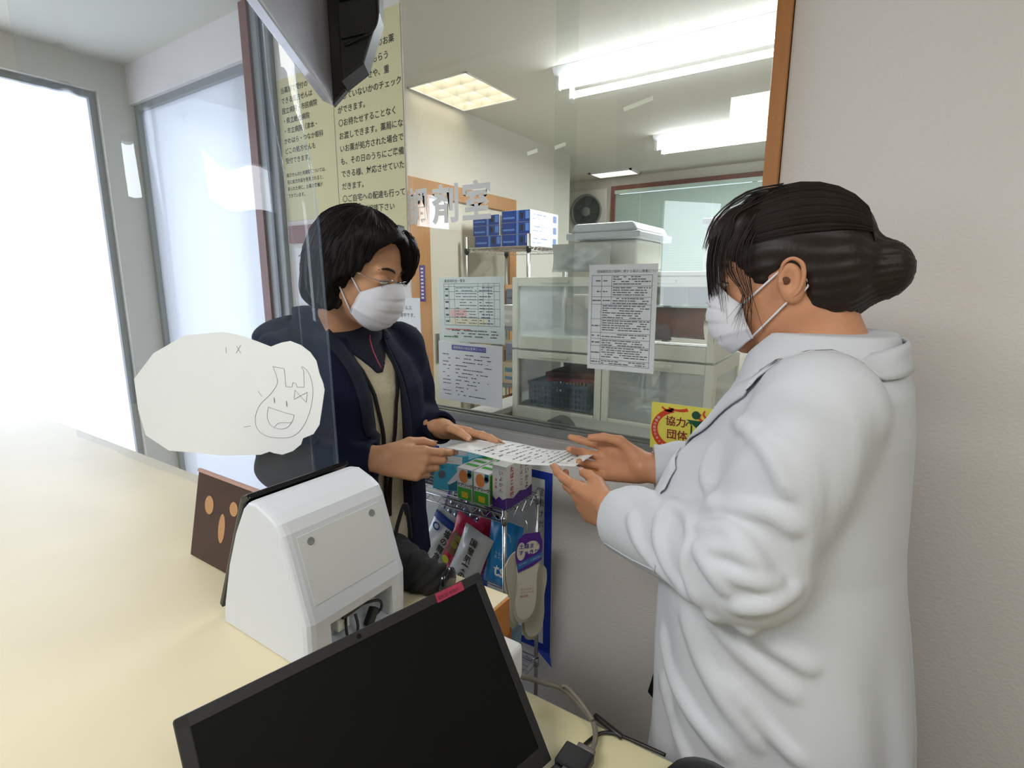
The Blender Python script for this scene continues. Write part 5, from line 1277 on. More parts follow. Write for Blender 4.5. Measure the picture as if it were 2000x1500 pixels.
def face_mask(Fh, t, ear_a, ear_b, fold=.0032, dsx=0):
    """pleated mask: grid from nose bridge to under the chin"""
    rows = []; NV, NU = 30, 28
    cx = np.interp(np.linspace(0, 1, NV + 1), [0, .12, .35, .6, .85, 1], [.1030, .1140, .1215, .1190, .1060, .084])
    cz = np.interp(np.linspace(0, 1, NV + 1), [0, .12, .35, .6, .85, 1], [.003, -.014, -.042, -.072, -.100, -.116])
    sx = np.interp(np.linspace(0, 1, NV + 1), [0, .5, 1], [.050 + dsx, .046 + dsx, .036 + dsx])
    sz = np.interp(np.linspace(0, 1, NV + 1), [0, .5, 1], [-.034, -.060, -.088])
    sy = np.interp(np.linspace(0, 1, NV + 1), [0, .3, .7, 1], [.0660, .0695, .0690, .0570])
    for j in range(NV + 1):
        v = j / NV; row = []
        pl = fold * ((v * 4) % 1.0 - .5) if .1 < v < .92 else 0
        for i in range(NU + 1):
            u = -1 + 2 * i / NU; c = math.cos(u * PI / 2); k = c ** .80
            x = sx[j] + (cx[j] - sx[j]) * k + pl * c
            z = sz[j] + (cz[j] - sz[j]) * (c ** .9)
            y = sy[j] * math.copysign(abs(math.sin(u * PI / 2)) ** .92, u)
            if v < .1: x += -.006 * math.exp(-(u / .16) ** 2) * 0
            x += .0010 * math.sin(9 * u + 12 * v) * c
            row.append(Fh.v((x, y, z)))
        rows.append(row)
    mk = MB().grid(rows).build('face_mask', M_mask, t, smooth=True, solid=.0012)
    hem = [r[0] for r in rows]; hem2 = [r[-1] for r in rows]
    for hh in (rows[0], rows[-1], hem, hem2): pass
    MB().tube(hem, .0017, 6).build('mask_edge', M_mask, mk, smooth=True)
    MB().tube(hem2, .0017, 6).build('mask_edge', M_mask, mk, smooth=True)
    MB().tube(rows[0], .0012, 5).build('mask_edge', M_mask, mk, smooth=True)
    for s, r in ((-1, 0), (1, -1)):
        top, bot = rows[1][r], rows[-2][r]
        ea, eb = V(ear_a), V(ear_b)
        P = [top, Fh.v((ea.x, s * ea.y, ea.z)), Fh.v((ea.x - .012, s * (ea.y + .003), ea.z - .004)), Fh.v((-.026, s * .076, -.012)), Fh.v((eb.x - .010, s * (eb.y + .003), eb.z + .004)), Fh.v((eb.x, s * eb.y, eb.z)), bot]
        q = [top + (P[1] - top) * k / 4 for k in range(4)] + catmull(P[1:6], 4) + [P[5] + (bot - P[5]) * k / 4 for k in range(1, 5)]
        MB().tube(q, .0016, 6).build('ear_loop', M_mask, mk, smooth=True)
    return mk
def strands(name, t, m, Fh, curves, r=.0007, stuff=True):
    mb = MB()
    for c in curves:
        if len(c) < 8: c = [tuple(q) for q in catmull(c, 3)]
        mb.tube([Fh.v(p) for p in c], r, 3, rr=[r * (1 - .75 * (i / (len(c) - 1)) ** 3) for i in range(len(c))])
    return mb.build(name, m, t, smooth=True, kind='stuff')
def surf_strands(hf, Fh, N, zr, seed, nz=12, off=.0006, cen=(-.012, 0, .02)):
    """strands running down the hair surface: radial raycast on the field"""
    r_ = np.random.default_rng(seed); cen = np.array(cen, np.float32)
    az = r_.uniform(-PI, PI, N); e0 = r_.uniform(.55, 1.45, N); e1 = r_.uniform(-1.1, -.2, N)
    T = np.linspace(0, 1, nz); out = []
    wob = r_.normal(0, .05, N)
    AZ = az[:, None] + wob[:, None] * np.sin(3 * T)[None]; EL = e0[:, None] + (e1 - e0)[:, None] * T[None]
    D = np.stack([np.cos(EL) * np.cos(AZ), np.cos(EL) * np.sin(AZ), np.sin(EL)], -1).reshape(-1, 3).astype(np.float32)
    best = np.zeros(len(D), np.float32)
    for rad in np.linspace(.05, .20, 46):
        P = cen + D * rad; ins = hf(Fh.w(P)) < 0
        best = np.where(ins, rad, best)
    best = best.reshape(N, nz); D = D.reshape(N, nz, 3)
    for i in range(N):
        b = best[i]; k = nz
        for j in range(1, nz):
            if b[j] < .06 or abs(b[j] - b[j - 1]) > .02: k = j; break
        if k < 4: continue
        jit = off + r_.uniform(0, .0010)
        out.append([tuple(cen + D[i, j] * (b[j] + jit)) for j in range(k)])
    return out

# ================================================================== woman at the left (navy jacket), facing the pharmacist
pl = thing('person', 'woman with short black hair, glasses and mask in a navy jacket, holding the sheet', 'person', (-1.03, .84, 0), 'people at the hatch')
BF = Fr((-1.03, .84, 0), 0)
HF = Fr((-.925, .800, 1.475), math.radians(17), math.radians(20), math.radians(-2), .95)
hf1 = head_sdf(HF, .98)
neck_b = BF.w((.0, -.01, 1.31))
Wn, Wf = A(-.832, .756, 1.076), A(-.842, .968, 1.092)
hn, tipn = hand_sdf(Wn, (.72, .66, -.13), (.62, -.72, .25), (-.1, .25, .95), ((14, 26, 14), (26, 52, 26), (36, 62, 30), (44, 66, 30)), ((.80, .45, -.35), (.92, .10, -.40), (.96, -.15, -.25)), .96, (-.02, .02, .08, .15))
hfa, tipf = hand_sdf(Wf, (.97, .10, -.04), (.05, .50, .86), (.25, -.86, .50), ((2, 6, 4), (3, 8, 5), (5, 10, 6), (7, 12, 8)), ((.72, .62, .0), (.95, .12, -.20), (.95, -.06, -.32)), .96)
shN, shF = BF.w((.0, -.165, 1.285)), BF.w((.02, .155, 1.280))
elN, elF = A(-1.045, .662, 1.055), A(-1.00, 1.045, 1.065)
def body1(P):
    d = hf1(P)
    d = smin(d, cap(P, HF.w((-.028, 0, -.055)), neck_b, .052, .056), .03)
    d = smin(d, loft(BF.l(P), [(.70, 0, 0, .10, .14), (.95, 0, 0, .10, .14), (1.15, 0, 0, .10, .15), (1.27, 0, 0, .085, .16), (1.33, 0, 0, .05, .08)]), .03)
    for sh, el, wr, h in ((shN, elN, Wn, hn), (shF, elF, Wf, hfa)):
        d = smin(d, cap(P, sh, el, .044, .036), .02); d = smin(d, cap(P, el, wr, .036, .025), .012); d = smin(d, h(P), .006)
    return d
b1 = sdf_mesh(body1, (-1.20, .53, .66), (-.66, 1.13, 1.62), .0026, 'body', M_skin, pl, slack=1.6)
add_nails(tipn, pl, (0, 1, 4)); add_nails(tipf, pl, (4,), .0056, .0068)
face_details(HF, pl)
mk = face_mask(HF, pl, (.004, .074, .012), (.000, .074, -.030), .0032, .006)
# hair: chin-length bob sweeping over the forehead
def hair1(Pw):
    P = HF.l(Pw); Q = P.copy(); Q[:, 1] = np.abs(Q[:, 1])
    d = ell(P, (-.016, 0, .034), (.114, .094, .104))
    d = smin(d, ell(P, (-.045, 0, -.020), (.080, .092, .090)), .03)
    d = smin(d, ell(Q, (-.010, .072, -.020), (.060, .026, .078)), .02)
    d = smin(d, ell(P, (-.075, 0, -.075), (.045, .066, .045)), .02)
    d = smin(d, ell(P, (.045, -.028, .085), (.060, .055, .036)), .02)
    d = smin(d, ell(P, (.066, .052, .050), (.040, .030, .062)), .03)
    # opening for the face
    cut = ell(P, (.112, -.024, -.022), (.088, .070, .124))
    cut = smin(cut, ell(P, (.060, -.085, -.055), (.056, .045, .058)), .02)
    cut = smin(cut, ell(P, (.110, .0, -.075), (.100, .062, .075)), .02)
    cut = smin(cut, ell(P, (.050, 0, -.15), (.075, .10, .062)), .02)
    d = smax(d, -cut, .010)
    phi = np.arctan2(P[:, 1], P[:, 0] + .02)
    d = d + .0012 * np.sin(phi * 34 + 4 * np.sin(P[:, 2] * 30)) * np.clip((.13 - P[:, 2]) * 12, 0, 1) + .0016 * np.sin(phi * 13 + P[:, 2] * 20)
    return d
sdf_mesh(hair1, (-1.12, .62, 1.30), (-.74, .98, 1.66), .0030, 'hair', M_hair, pl, slack=1.7)
cs = surf_strands(hair1, HF, 900, None, 5)
r_ = np.random.default_rng(8)
for k in range(24):                    # lock hanging beside the far eye and fringe swept to the near temple
    y0_ = r_.uniform(.030, .068); 
    cs.append([(.055 + .01 * r_.random(), y0_ * .6, .118), (.098, y0_ * .8 + .004, .085), (.106 - .2 * (y0_ - .03), y0_ + .008, .045), (.098 - .3 * (y0_ - .03), y0_ + .012 + r_.uniform(-.004, .004), .012 - r_.uniform(0, .02))])
for k in range(110):
    a = r_.random(); cs.append([(.060, .030 - .03 * a, .124), (.084, -.012 - .03 * a, .108 - .01 * a), (.070 - .02 * a, -.058 - .012 * a, .078 - .012 * a), (.040 - .02 * a, -.080 - .004 * a, .030), (.020 - .02 * a, -.088, -.012 - .03 * r_.random())])
strands('hair_strands', pl, M_hair, HF, cs, .0008)
# glasses
gl = MB()
mg_ = MB()
for s in (1, -1):
    P = [(.1015, .012 * s, .006), (.1020, .022 * s, .0085), (.100, .038 * s, .009), (.093, .052 * s, .006)]
    mg_.tube([HF.v(p) for p in catmull(P, 5)], .0009, 6)
    P = [(.1015, .012 * s, .006), (.1000, .012 * s, -.008), (.0985, .020 * s, -.018), (.096, .036 * s, -.020), (.092, .050 * s, -.012), (.093, .052 * s, .006)]
    mg_.tube([HF.v(p) for p in catmull(P, 5)], .0005, 5)
    mg_.tube([HF.v(p) for p in ((.093, .052 * s, .005), (.088, .066 * s, .004), (.04, .077 * s, .004), (-.01, .079 * s, .006))], .0009, 6)
mg_.tube([HF.v(p) for p in catmull([(.1015, .012, .004), (.105, .004, .007), (.105, -.004, .007), (.1015, -.012, .004)], 4)], .0008, 6)
gp = mg_.build('glasses', M_metal, pl, smooth=True)
for s in (1, -1):
    MB().poly([HF.v(p) for p in ((.1015, .012 * s, .006), (.1020, .022 * s, .0085), (.100, .038 * s, .009), (.093, .052 * s, .006), (.092, .050 * s, -.012), (.096, .036 * s, -.020), (.0985, .020 * s, -.018), (.1000, .012 * s, -.008))]).build('lens', M_glass, gp, solid=.001)
# sweater
swt = [(.80, .005, 0, .125, .165), (.95, .005, 0, .120, .160), (1.10, .012, 0, .122, .160), (1.20, .010, 0, .118, .162), (1.26, .004, 0, .104, .155), (1.295, -.002, 0, .085, .12), (1.32, -.004, 0, .066, .085)]
def sweater(P): return loft(BF.l(P), swt) + .0014 * nse(P, 60)
sdf_mesh(sweater, (-1.2, .64, .78), (-.86, 1.04, 1.34), .005, 'knit_sweater', M_knit, pl)
# jacket
jkt = [(.74, .0, 0, .150, .195), (.85, .0, 0, .148, .190), (1.0, .002, 0, .144, .184), (1.12, .010, 0, .142, .184), (1.20, .008, 0, .136, .188), (1.26, .0, 0, .118, .178), (1.30, -.006, 0, .098, .140), (1.335, -.010, 0, .082, .098), (1.36, -.014, 0, .080, .085)]
def armfold(P, a, b, n, amp, ph=0):
    a = np.asarray(a, np.float32); b = np.asarray(b, np.float32); ba = b - a; L = float(np.linalg.norm(ba)); u = ba / L
    q = P - a; t = q @ u; w_ = q - t[:, None] * u
    x, y, z = frame(V([float(i) for i in u])); ang = np.arctan2(w_ @ np.array(y, np.float32), w_ @ np.array(x, np.float32))
    m_ = np.exp(-((t / L - .5) / .6) ** 4) * (.45 + .55 * np.cos(ang - ph))
    s_ = np.sin(2 * PI * n * t / L + 3.0 * np.sin(ang + ph) + 1.2 * np.sin(2 * ang) + 5 * nse(P, 9, ph))
    return amp * m_ * (s_ * np.abs(s_) ** .5)
def jacket(P):
    L = BF.l(P)
    d = loft(L, jkt)
    w_ = np.interp(L[:, 2], [.70, .95, 1.10, 1.22, 1.30, 1.38], [.058, .055, .055, .055, .050, .052])
    cut = np.maximum(np.abs(L[:, 1] + .004) - w_, -(L[:, 0] - .02))
    d = smax(d, -cut, .006)
    d = smax(d, -(ell(L, (.03, 0, 1.37), (.085, .062, .07))), .006)
    for sh, el, wr in ((shN, elN, Wn), (shF, elF, Wf)):
        e = cap(P, sh, el, .066, .056); wx = wr + (el - wr) * .10
        g = cap(P, el, wx, .056, .041)
        e = smin(e, g, .02) + armfold(P, sh, el, 2.4, .0032, 1) + armfold(P, el, wx, 2.4, .0032, 2)
        # cut flat at the cuff
        u = (wr - el) / np.linalg.norm(wr - el); e = smax(e, (P - wx) @ u - .006, .004)
        e = smax(e, -cap(P, el + (wr - el) * .6, wr + (wr - el) * .3, .032, .032), .003)
        d = smin(d, e, .025)
    return d + .0022 * nse(P, 26, 1.3) + .0010 * nse(P, 70, .3)
sdf_mesh(jacket, (-1.24, .50, .70), (-.78, 1.16, 1.40), .0042, 'jacket', M_navy, pl, slack=2.0)
# stand-up hood collar at the back of the neck
def collar(P):
    L = BF.l(P)
    d = np.abs(loft(L, [(1.27, -.012, 0, .088, .105), (1.33, -.016, 0, .080, .090), (1.385, -.035, 0, .084, .088)])) - .007
    d = smax(d, L[:, 0] - .062 + (L[:, 2] - 1.30) * .6, .008)
    d = np.maximum(np.maximum(d, L[:, 2] - 1.375 - .02 * np.cos(np.arctan2(L[:, 1], -L[:, 0])) ), 1.275 - L[:, 2])
    h = ell(L, (-.105, -.02, 1.325), (.066, .150, .052))
    h = smax(h, -ell(L, (-.080, -.01, 1.365), (.050, .085, .05)), .01)
    return smin(d, h, .02) + .0015 * nse(P, 40, 2)
sdf_mesh(collar, (-1.26, .62, 1.24), (-.92, 1.04, 1.45), .0035, 'hood_collar', M_navy, pl, slack=2.2)
# inner navy shirt collar with red zip pull, open lapels, lanyard
def onbody(f, p, n=5, off=.002):
    P = np.array([p], np.float32)
    for _ in range(n):
        e = .002; d = f(P)[0] - off
        g = np.array([(f(P + np.eye(3, dtype=np.float32)[i] * e)[0] - f(P - np.eye(3, dtype=np.float32)[i] * e)[0]) / (2 * e) for i in range(3)])
        P = P - (d * g / max(1e-6, float(g @ g))).astype(np.float32)
    return V([float(x) for x in P[0]])
def strap(f, pts, wd, name, m, t, off=.003, side=None, n=6, th=.0016):
    c = catmull([onbody(f, p, off=off) for p in pts], n)
    c = [onbody(f, p, 3, off) for p in c]; rows = []
    for i, p in enumerate(c):
        d = (c[min(i + 1, len(c) - 1)] - c[max(i - 1, 0)]).normalized()
        e = .003; g = V([float(f(np.array([p + V(ax) * e], np.float32))[0] - f(np.array([p - V(ax) * e], np.float32))[0]) for ax in ((1, 0, 0), (0, 1, 0), (0, 0, 1))]).normalized()
        s = d.cross(g).normalized(); rows.append([p + s * wd * k for k in (-.5, 0, .5)])
    return MB().grid(rows).build(name, m, t, smooth=True, solid=th)
def shirtcol(P):
    L = BF.l(P)
    d = np.abs(loft(L, [(1.25, .020, -.005, .092, .090), (1.32, .006, -.004, .072, .078), (1.40, .012, -.004, .066, .068)])) - .005
    d = np.maximum(np.maximum(d, L[:, 2] - 1.388 + .35 * np.clip(L[:, 0], 0, 1)), 1.235 + np.abs(L[:, 1] + .005) * 1.2 - L[:, 2])
    return d
sdf_mesh(shirtcol, (-1.14, .72, 1.2), (-.88, .96, 1.42), .003, 'shirt_collar', M_navy2, pl, slack=2.4)
def swj(P): return np.minimum(sweater(P), shirtcol(P))
strap(swj, [BF.w(p) for p in ((.085, -.004, 1.33), (.095, -.008, 1.29), (.105, -.003, 1.25))], .0022, 'zip_cord', mat('magenta_cord', (170, 24, 70), .6), pl, .004)
def jsw(P): return np.minimum(np.minimum(sweater(P), shirtcol(P)), 9)
strap(jsw, [BF.w(p) for p in ((.01, -.085, 1.33), (.075, -.060, 1.28), (.11, -.040, 1.21), (.125, -.026, 1.12), (.122, -.018, 1.00), (.12, -.016, .90))], .010, 'lanyard', M_black, pl, .006)
strap(jsw, [BF.w(p) for p in ((.01, .080, 1.33), (.070, .058, 1.28), (.10, .030, 1.20), (.122, .008, 1.10), (.12, -.004, .98), (.12, -.010, .90))], .010, 'lanyard', M_black, pl, .006)
for sgn in (-1, 1):
    ch = []
    for (a, l, z) in ((.040, .082, 1.34), (.080, .068, 1.29), (.118, .061, 1.22), (.142, .058, 1.12), (.140, .058, 1.00), (.138, .060, .88)):
        ch.append(BF.w((a, sgn * l - .012, z)))
    strap(jacket, ch, .030, 'lapel', M_navy2, pl, .005, th=.004)
# white folder/bag held under the near arm by its strap, hanging at the hip
t_ = MB().obox(V((-.905, .735, .905)), ((.9, .25, .0), (-.25, .9, 0), (0, 0, 1)), (.055, .006, .045)).build('card_holder', mat('grey_white_plastic', (176, 172, 164), .5), pl, bevel=.002)
# trousers and shoes
def legs(P):
    L = BF.l(P); Q = L.copy(); Q[:, 1] = np.abs(Q[:, 1])
    d = loft(L, [(.78, .0, 0, .12, .16), (.92, .0, 0, .118, .155)])
    d = smin(d, cap(Q, (0, .085, .86), (0.01, .09, .46), .088, .062), .03); d = smin(d, cap(Q, (.01, .09, .46), (-.02, .092, .09), .064, .050), .02)
    return d + .002 * nse(P, 22)
sdf_mesh(legs, (-1.22, .62, .04), (-.86, 1.06, .95), .009, 'trousers', M_khaki, pl)
for s in (-1, 1):
    c = BF.w((.03, .092 * s, 0))
    sdf_mesh(lambda P: np.maximum(smin(ell(P, c + A(.02, 0, .03), (.125, .045, .042)), ell(P, c + A(-.05, 0, .05), (.055, .042, .055)), .02), .002 - P[:, 2]), c - A(.15, .08, .01), c + A(.18, .08, .13), .006, 'shoe', M_blk, pl)

# ================================================================== pharmacist at the right (white coat), facing left
pr = thing('person', 'pharmacist in a long white coat, hair tied back, holding the right end of the sheet', 'person', (-.05, .88, 0), 'people at the hatch')
CF = Fr((-.055, .885, 0), PI)
HG = Fr((-.106, .888, 1.456), PI + math.radians(10), math.radians(7), 0, .92)
hf2 = head_sdf(HG, 1.02)
Vn, Vf = A(-.333, .826, 1.048), A(-.352, 1.022, 1.074)
gn, tgn = hand_sdf(Vn, (-.90, .40, -.03), (-.36, -.86, -.30), (-.05, -.30, .95), ((4, 10, 8), (14, 16, 12), (24, 22, 14), (32, 28, 16)), ((.86, .22, -.46), (.96, -.02, -.28), (.97, -.14, -.18)), 1.04)
gf, tgf = hand_sdf(Vf, (-.99, .05, -.02), (-.05, .90, -.35), (-.02, .35, .92), ((2, 4, 4), (30, 42, 24), (40, 48, 28), (48, 50, 30)), ((.75, .50, -.45), (.93, .02, -.42), (.97, -.20, -.20)), 1.0)
tN, tF = CF.w((-.02, .172, 1.30)), CF.w((-.02, -.172, 1.30))
eN, eF = A(-.095, .672, 1.100), A(-.125, 1.12, 1.085)
def body2(P):
    d = hf2(P)
    d = smin(d, cap(P, HG.w((-.030, 0, -.055)), CF.w((-.015, 0, 1.32)), .058, .066), .03)
    d = smin(d, loft(CF.l(P), [(.60, 0, 0, .13, .17), (.95, 0, 0, .13, .17), (1.15, .01, 0, .13, .16), (1.26, 0, 0, .10, .17), (1.34, -.01, 0, .06, .09)]), .04)
    for sh, el, wr, h in ((tN, eN, Vn, gn), (tF, eF, Vf, gf)):
        d = smin(d, cap(P, sh, el, .050, .042), .02); d = smin(d, cap(P, el, wr, .042, .028), .012); d = smin(d, h(P), .006)
    return d
sdf_mesh(body2, (-.58, .56, .56), (.14, 1.22, 1.62), .0027, 'body', M_skin2, pr, slack=1.6)
add_nails(tgn, pr, (0, 4)); add_nails(tgf, pr, (0, 4))
face_details(HG, pr)
mk2 = face_mask(HG, pr, (.006, .077, .014), (.000, .077, -.034), .0052, .016)
def hair2(Pw):
    P = HG.l(Pw); Q = P.copy(); Q[:, 1] = np.abs(Q[:, 1])
    d = ell(P, (-.014, 0, .038), (.110, .090, .100))
    d = smin(d, ell(P, (-.055, 0, -.01), (.075, .080, .070)), .03)
    d = smin(d, ell(P, (-.125, 0, -.005), (.045, .050, .045)), .015)
    d = smin(d, ell(P, (.055, 0, .075), (.055, .066, .048)), .02)
    cut = ell(P, (.108, 0, -.045), (.090, .095, .100))
    cut = smin(cut, ell(Q, (.004, .092, -.030), (.034, .040, .048)), .012)
    cut = smin(cut, ell(P, (.04, 0, -.14), (.10, .12, .075)), .02)
    d = smax(d, -cut, .008)
    phi = np.arctan2(P[:, 2] - .02, -P[:, 0] + .02)
    d = d + .0011 * np.sin(np.arctan2(P[:, 1], P[:, 2] + .02) * 30 + 3 * np.sin(P[:, 0] * 30)) + .0016 * np.sin(P[:, 1] * 90 + P[:, 0] * 25)
    return d
sdf_mesh(hair2, (-.27, .70, 1.30), (.14, 1.08, 1.68), .0030, 'hair', M_hairb, pr, slack=1.7)
cs = []
r_ = np.random.default_rng(21)
for k in range(330):                    # fringe falling in front of the eyes
    y = r_.normal(0, .034); y = max(-.072, min(.072, y)); L_f = r_.uniform(.0, .045) + (.05 if r_.random() < .06 else 0)
    b = .118 - 6.0 * y * y + r_.uniform(-.006, .006)
    b = min(b, .117); cs.append([(.010 + r_.uniform(-.02, .03), y * .6, .137 - 2 * y * y), (.062, y * .8, .121 - 3 * y * y), (b - .016, y * .95, .082), (b - .004, y, .045), (b - .002, y * 1.03 + r_.uniform(-.004, .004), .008), (b - .006 + .05 * L_f, y * 1.05 + r_.uniform(-.009, .009), -.006 - L_f)])
for k in range(46):                     # wisps before the near ear
    s = 1 if k % 2 else -1; a = r_.random(); x = .045 + .035 * a
    cs.append([(x - .03, s * .060, .105), (x, s * .080, .060), (x + .006, s * .0815, .020), (x + .004 - .02 * a, s * .078, -.020), (x - .004 + r_.uniform(-.01, .02), s * .074, -.045 - .04 * r_.random())])
for k in range(500):                    # combed back over the crown to the knot
    th = r_.uniform(-1.35, 1.35); c_, s_ = math.cos(th), math.sin(th)
    h0 = .0015 + r_.uniform(0, .0015); row = []
    for i in range(9):
        a = .75 + (PI - .55 - .75) * i / 8
        R_ = np.array((.112 * math.cos(a), (.092 * math.sin(a)) * s_, (.102 * math.sin(a)) * c_)) * (1 + h0 * 6)
        p = (-.014 + R_[0], R_[1], .038 + R_[2])
        row.append(p)
    row.append((-.12, s_ * .03, .0 + .03 * c_))
    cs.append(row)
for k in range(26):                     # loose flyaway hairs
    y = r_.uniform(-.05, .06); a = r_.uniform(0, .008); cs.append([(.0, y, .136), (.05, y, .130 + a), (.092 + a, y, .100 + a), (.112 + a, y * 1.1, .06)])
strands('hair_strands', pr, M_hairb, HG, cs, .0006)
# coat
cot = [(.40, -.010, 0, .205, .265), (.60, -.006, 0, .193, .250), (.80, .006, 0, .180, .232), (.95, .020, 0, .174, .215), (1.08, .030, 0, .168, .205), (1.17, .018, 0, .150, .205), (1.25, .0, 0, .126, .205), (1.31, -.010, 0, .108, .180), (1.35, -.008, 0, .096, .125), (1.38, -.014, 0, .082, .094)]
def coat(P):
    L = CF.l(P)
    d = loft(L, cot)
    d = smin(d, smin(ell(L, (.105, .075, 1.130), (.072, .075, .075)), ell(L, (.105, -.075, 1.130), (.072, .075, .075)), .02), .05)
    z = L[:, 2]; ang = np.arctan2(L[:, 1], L[:, 0])
    low = np.clip((1.02 - z) / .25, 0, 1)
    d = d + low * (.0075 * np.sin(ang * 9 + 2.2 * np.sin(z * 5) + z * 9) + .003 * np.sin(ang * 17 + z * 14))
    d = smax(d, -ell(L, (.050, 0, 1.400), (.085, .060, .088)), .006)
    for sh, el, wr, rr_ in ((tN, eN, Vn, 1), (tF, eF, Vf, .80)):
        wx = wr + (el - wr) * (.13 if rr_ == 1 else .10)
        e = cap(P, sh, el, .070, .066)
        e = smin(e, cap(P, el, wx, .068 * rr_ ** .5, .058 * rr_), .03)
        e = e + armfold(P, sh, el, 2.2, .0045, .6) + armfold(P, el, wx, 2.2, .0042, 2.4)
        dl = np.linalg.norm(P - el, axis=1); e = e + .0028 * np.exp(-(dl / .08) ** 2) * np.sin(dl * 120 + 3 * nse(P, 14))
        u = (wr - el) / np.linalg.norm(wr - el); e = smax(e, (P - wx) @ u - .004, .003)
        e = smax(e, -cap(P, el + (wr - el) * .70, wr + (wr - el) * .3, .046 * rr_, .051 * rr_), .003)
        d = smin(d, e, .018)
    if FOLDS:
        nr = np.abs(d) < .022; Pn, dn_ = P[nr], d[nr]
        if len(Pn):
            for fa, fb, fr_ in FOLDS:
                c_ = (fa + fb) / 2; R_ = float(np.linalg.norm(fa - fb)) / 2 + fr_ + .03
                k_ = np.nonzero((np.abs(Pn - c_) < R_).all(1))[0]
                if len(k_): dn_[k_] = smin(dn_[k_], cap(Pn[k_], fa, fb, fr_, fr_), .014)
            d[nr] = dn_
    slit = np.maximum(np.abs(L[:, 1] - .004) - .0016, -(L[:, 0] - .10))
    d = smax(d, -np.maximum(slit, 1.16 - z), .004)
    return d + .0020 * nse(P, 16, .8)
FOLDS = []
def hitcoat(px, py):
    d = np.array(ray(px, py), np.float32); d /= np.linalg.norm(d); t = .35
    for _ in range(60):
        p = np.array([(0, 0, CAMZ)], np.float32) + d * t; s_ = float(coat(p)[0]); t += s_ * .8
        if abs(s_) < .0005: break
    return p[0]
_f = []
for rad, pts in ((.0055, [(1380, 990), (1450, 991), (1515, 1003), (1550, 1030)]), (.0055, [(1366, 1034), (1418, 1032), (1452, 1062), (1468, 1090)]), (.0050, [(1372, 1068), (1440, 1074), (1488, 1108)]), (.0055, [(1400, 1108), (1452, 1128), (1515, 1138)]), (.0045, [(1364, 1072), (1390, 1112), (1420, 1150)]),
    (.0050, [(1300, 1000), (1287, 1048), (1306, 1108), (1352, 1162)]), (.0045, [(1347, 1062), (1341, 1110), (1366, 1172)]), (.0045, [(1236, 1012), (1250, 1060), (1290, 1112), (1350, 1165)]), (.0045, [(1310, 985), (1345, 1010), (1352, 1050)]), (.005, [(1440, 1185), (1500, 1180), (1550, 1150)]),
    (.0075, [(1345, 1205), (1375, 1290), (1420, 1370), (1480, 1450)]), (.007, [(1300, 1235), (1318, 1320), (1360, 1400), (1420, 1470)]), (.0075, [(1390, 1200), (1450, 1270), (1545, 1350)]), (.006, [(1460, 1230), (1520, 1262), (1580, 1300)]), (.006, [(1300, 1330), (1322, 1420), (1350, 1490)]), (.006, [(1420, 1330), (1500, 1420), (1560, 1480)]),
    (.004, [(1440, 820), (1500, 880), (1540, 960)]), (.004, [(1395, 880), (1380, 930), (1400, 990)])):
    q = [hitcoat(p.x, p.y) for p in catmull([V((x, y, 0)) for x, y in pts], 4)]
    sink = .55 if pts[0][1] > 1190 else .25; n_ = len(q) - 1
    for i, (a_, b_) in enumerate(zip(q, q[1:])):
        e_ = np.array([0, 0, CAMZ], np.float32) - a_; e_ = e_ / np.linalg.norm(e_); w0 = math.sin(PI * (i + .5) / n_) ** .5
        _f.append((a_ - e_ * rad * (sink + 1 - w0), b_ - e_ * rad * (sink + 1 - w0), rad))
FOLDS += _f
sdf_mesh(coat, (-.44, .50, .40), (.24, 1.30, 1.40), .0042, 'coat', M_coat, pr, slack=2.1)
for sgn in (1, -1):
    rows = []
    path = [(-.105, .0, 1.372), (-.092, .062 * sgn, 1.370), (-.045, .098 * sgn, 1.352), (.020, .098 * sgn, 1.322), (.080, .075 * sgn, 1.285), (.130, .045 * sgn, 1.235), (.165, .012 * sgn, 1.180)]
    outw = [(-.035, 0, -.030), (-.025, .028 * sgn, -.025), (-.004, .045 * sgn, -.022), (.020, .048 * sgn, -.022), (.022, .048 * sgn, -.020), (.010, .040 * sgn, -.014), (.004, .006 * sgn, -.004)]
    pc = catmull(path, 6); oc = catmull(outw, 6)
    for p, o in zip(pc, oc):
        row = []
        for k in range(6):
            q = p + o * (k / 5); w_ = onbody(coat, CF.w(tuple(q)), 3, .006 - .002 * abs(k / 5 - .3)); a_ = CF.v(tuple(q))
            row.append(w_ if k >= 2 else (a_ * (1 - k / 2) + w_ * (k / 2)) if k else a_ * .5 + w_ * .5)
        rows.append(row)
    MB().grid(rows).build('collar', M_coat, pr, smooth=True, solid=.003)
# front placket and buttons
strap(coat, [CF.w(p) for p in ((.19, .012, 1.15), (.20, .012, 1.05), (.20, .012, .92), (.205, .012, .75), (.21, .012, .58), (.22, .012, .46))], .034, 'placket', M_coat, pr, .003, th=.002)
for z in (1.10, .98, .86, .74, .62):
    p = onbody(coat, CF.w((.20, .012, z)), 5, .0052); MB().lathe(p, (-1, 0, .0), [(.0078, 0), (.0078, .0015), (.0062, .0022), (.0001, .0016)], 14).build('button', mat('beige_button', (200, 186, 166), .4), pr, smooth=True)
# breast pocket
rows = []
for j in range(6):
    row = []
    for i in range(6):
        row.append(onbody(coat, CF.w((.17, .055 + .085 * i / 5, 1.19 - .10 * j / 5)), 4, .004))
    rows.append(row)
MB().grid(rows).build('pocket', M_coat, pr, smooth=True, solid=.002)
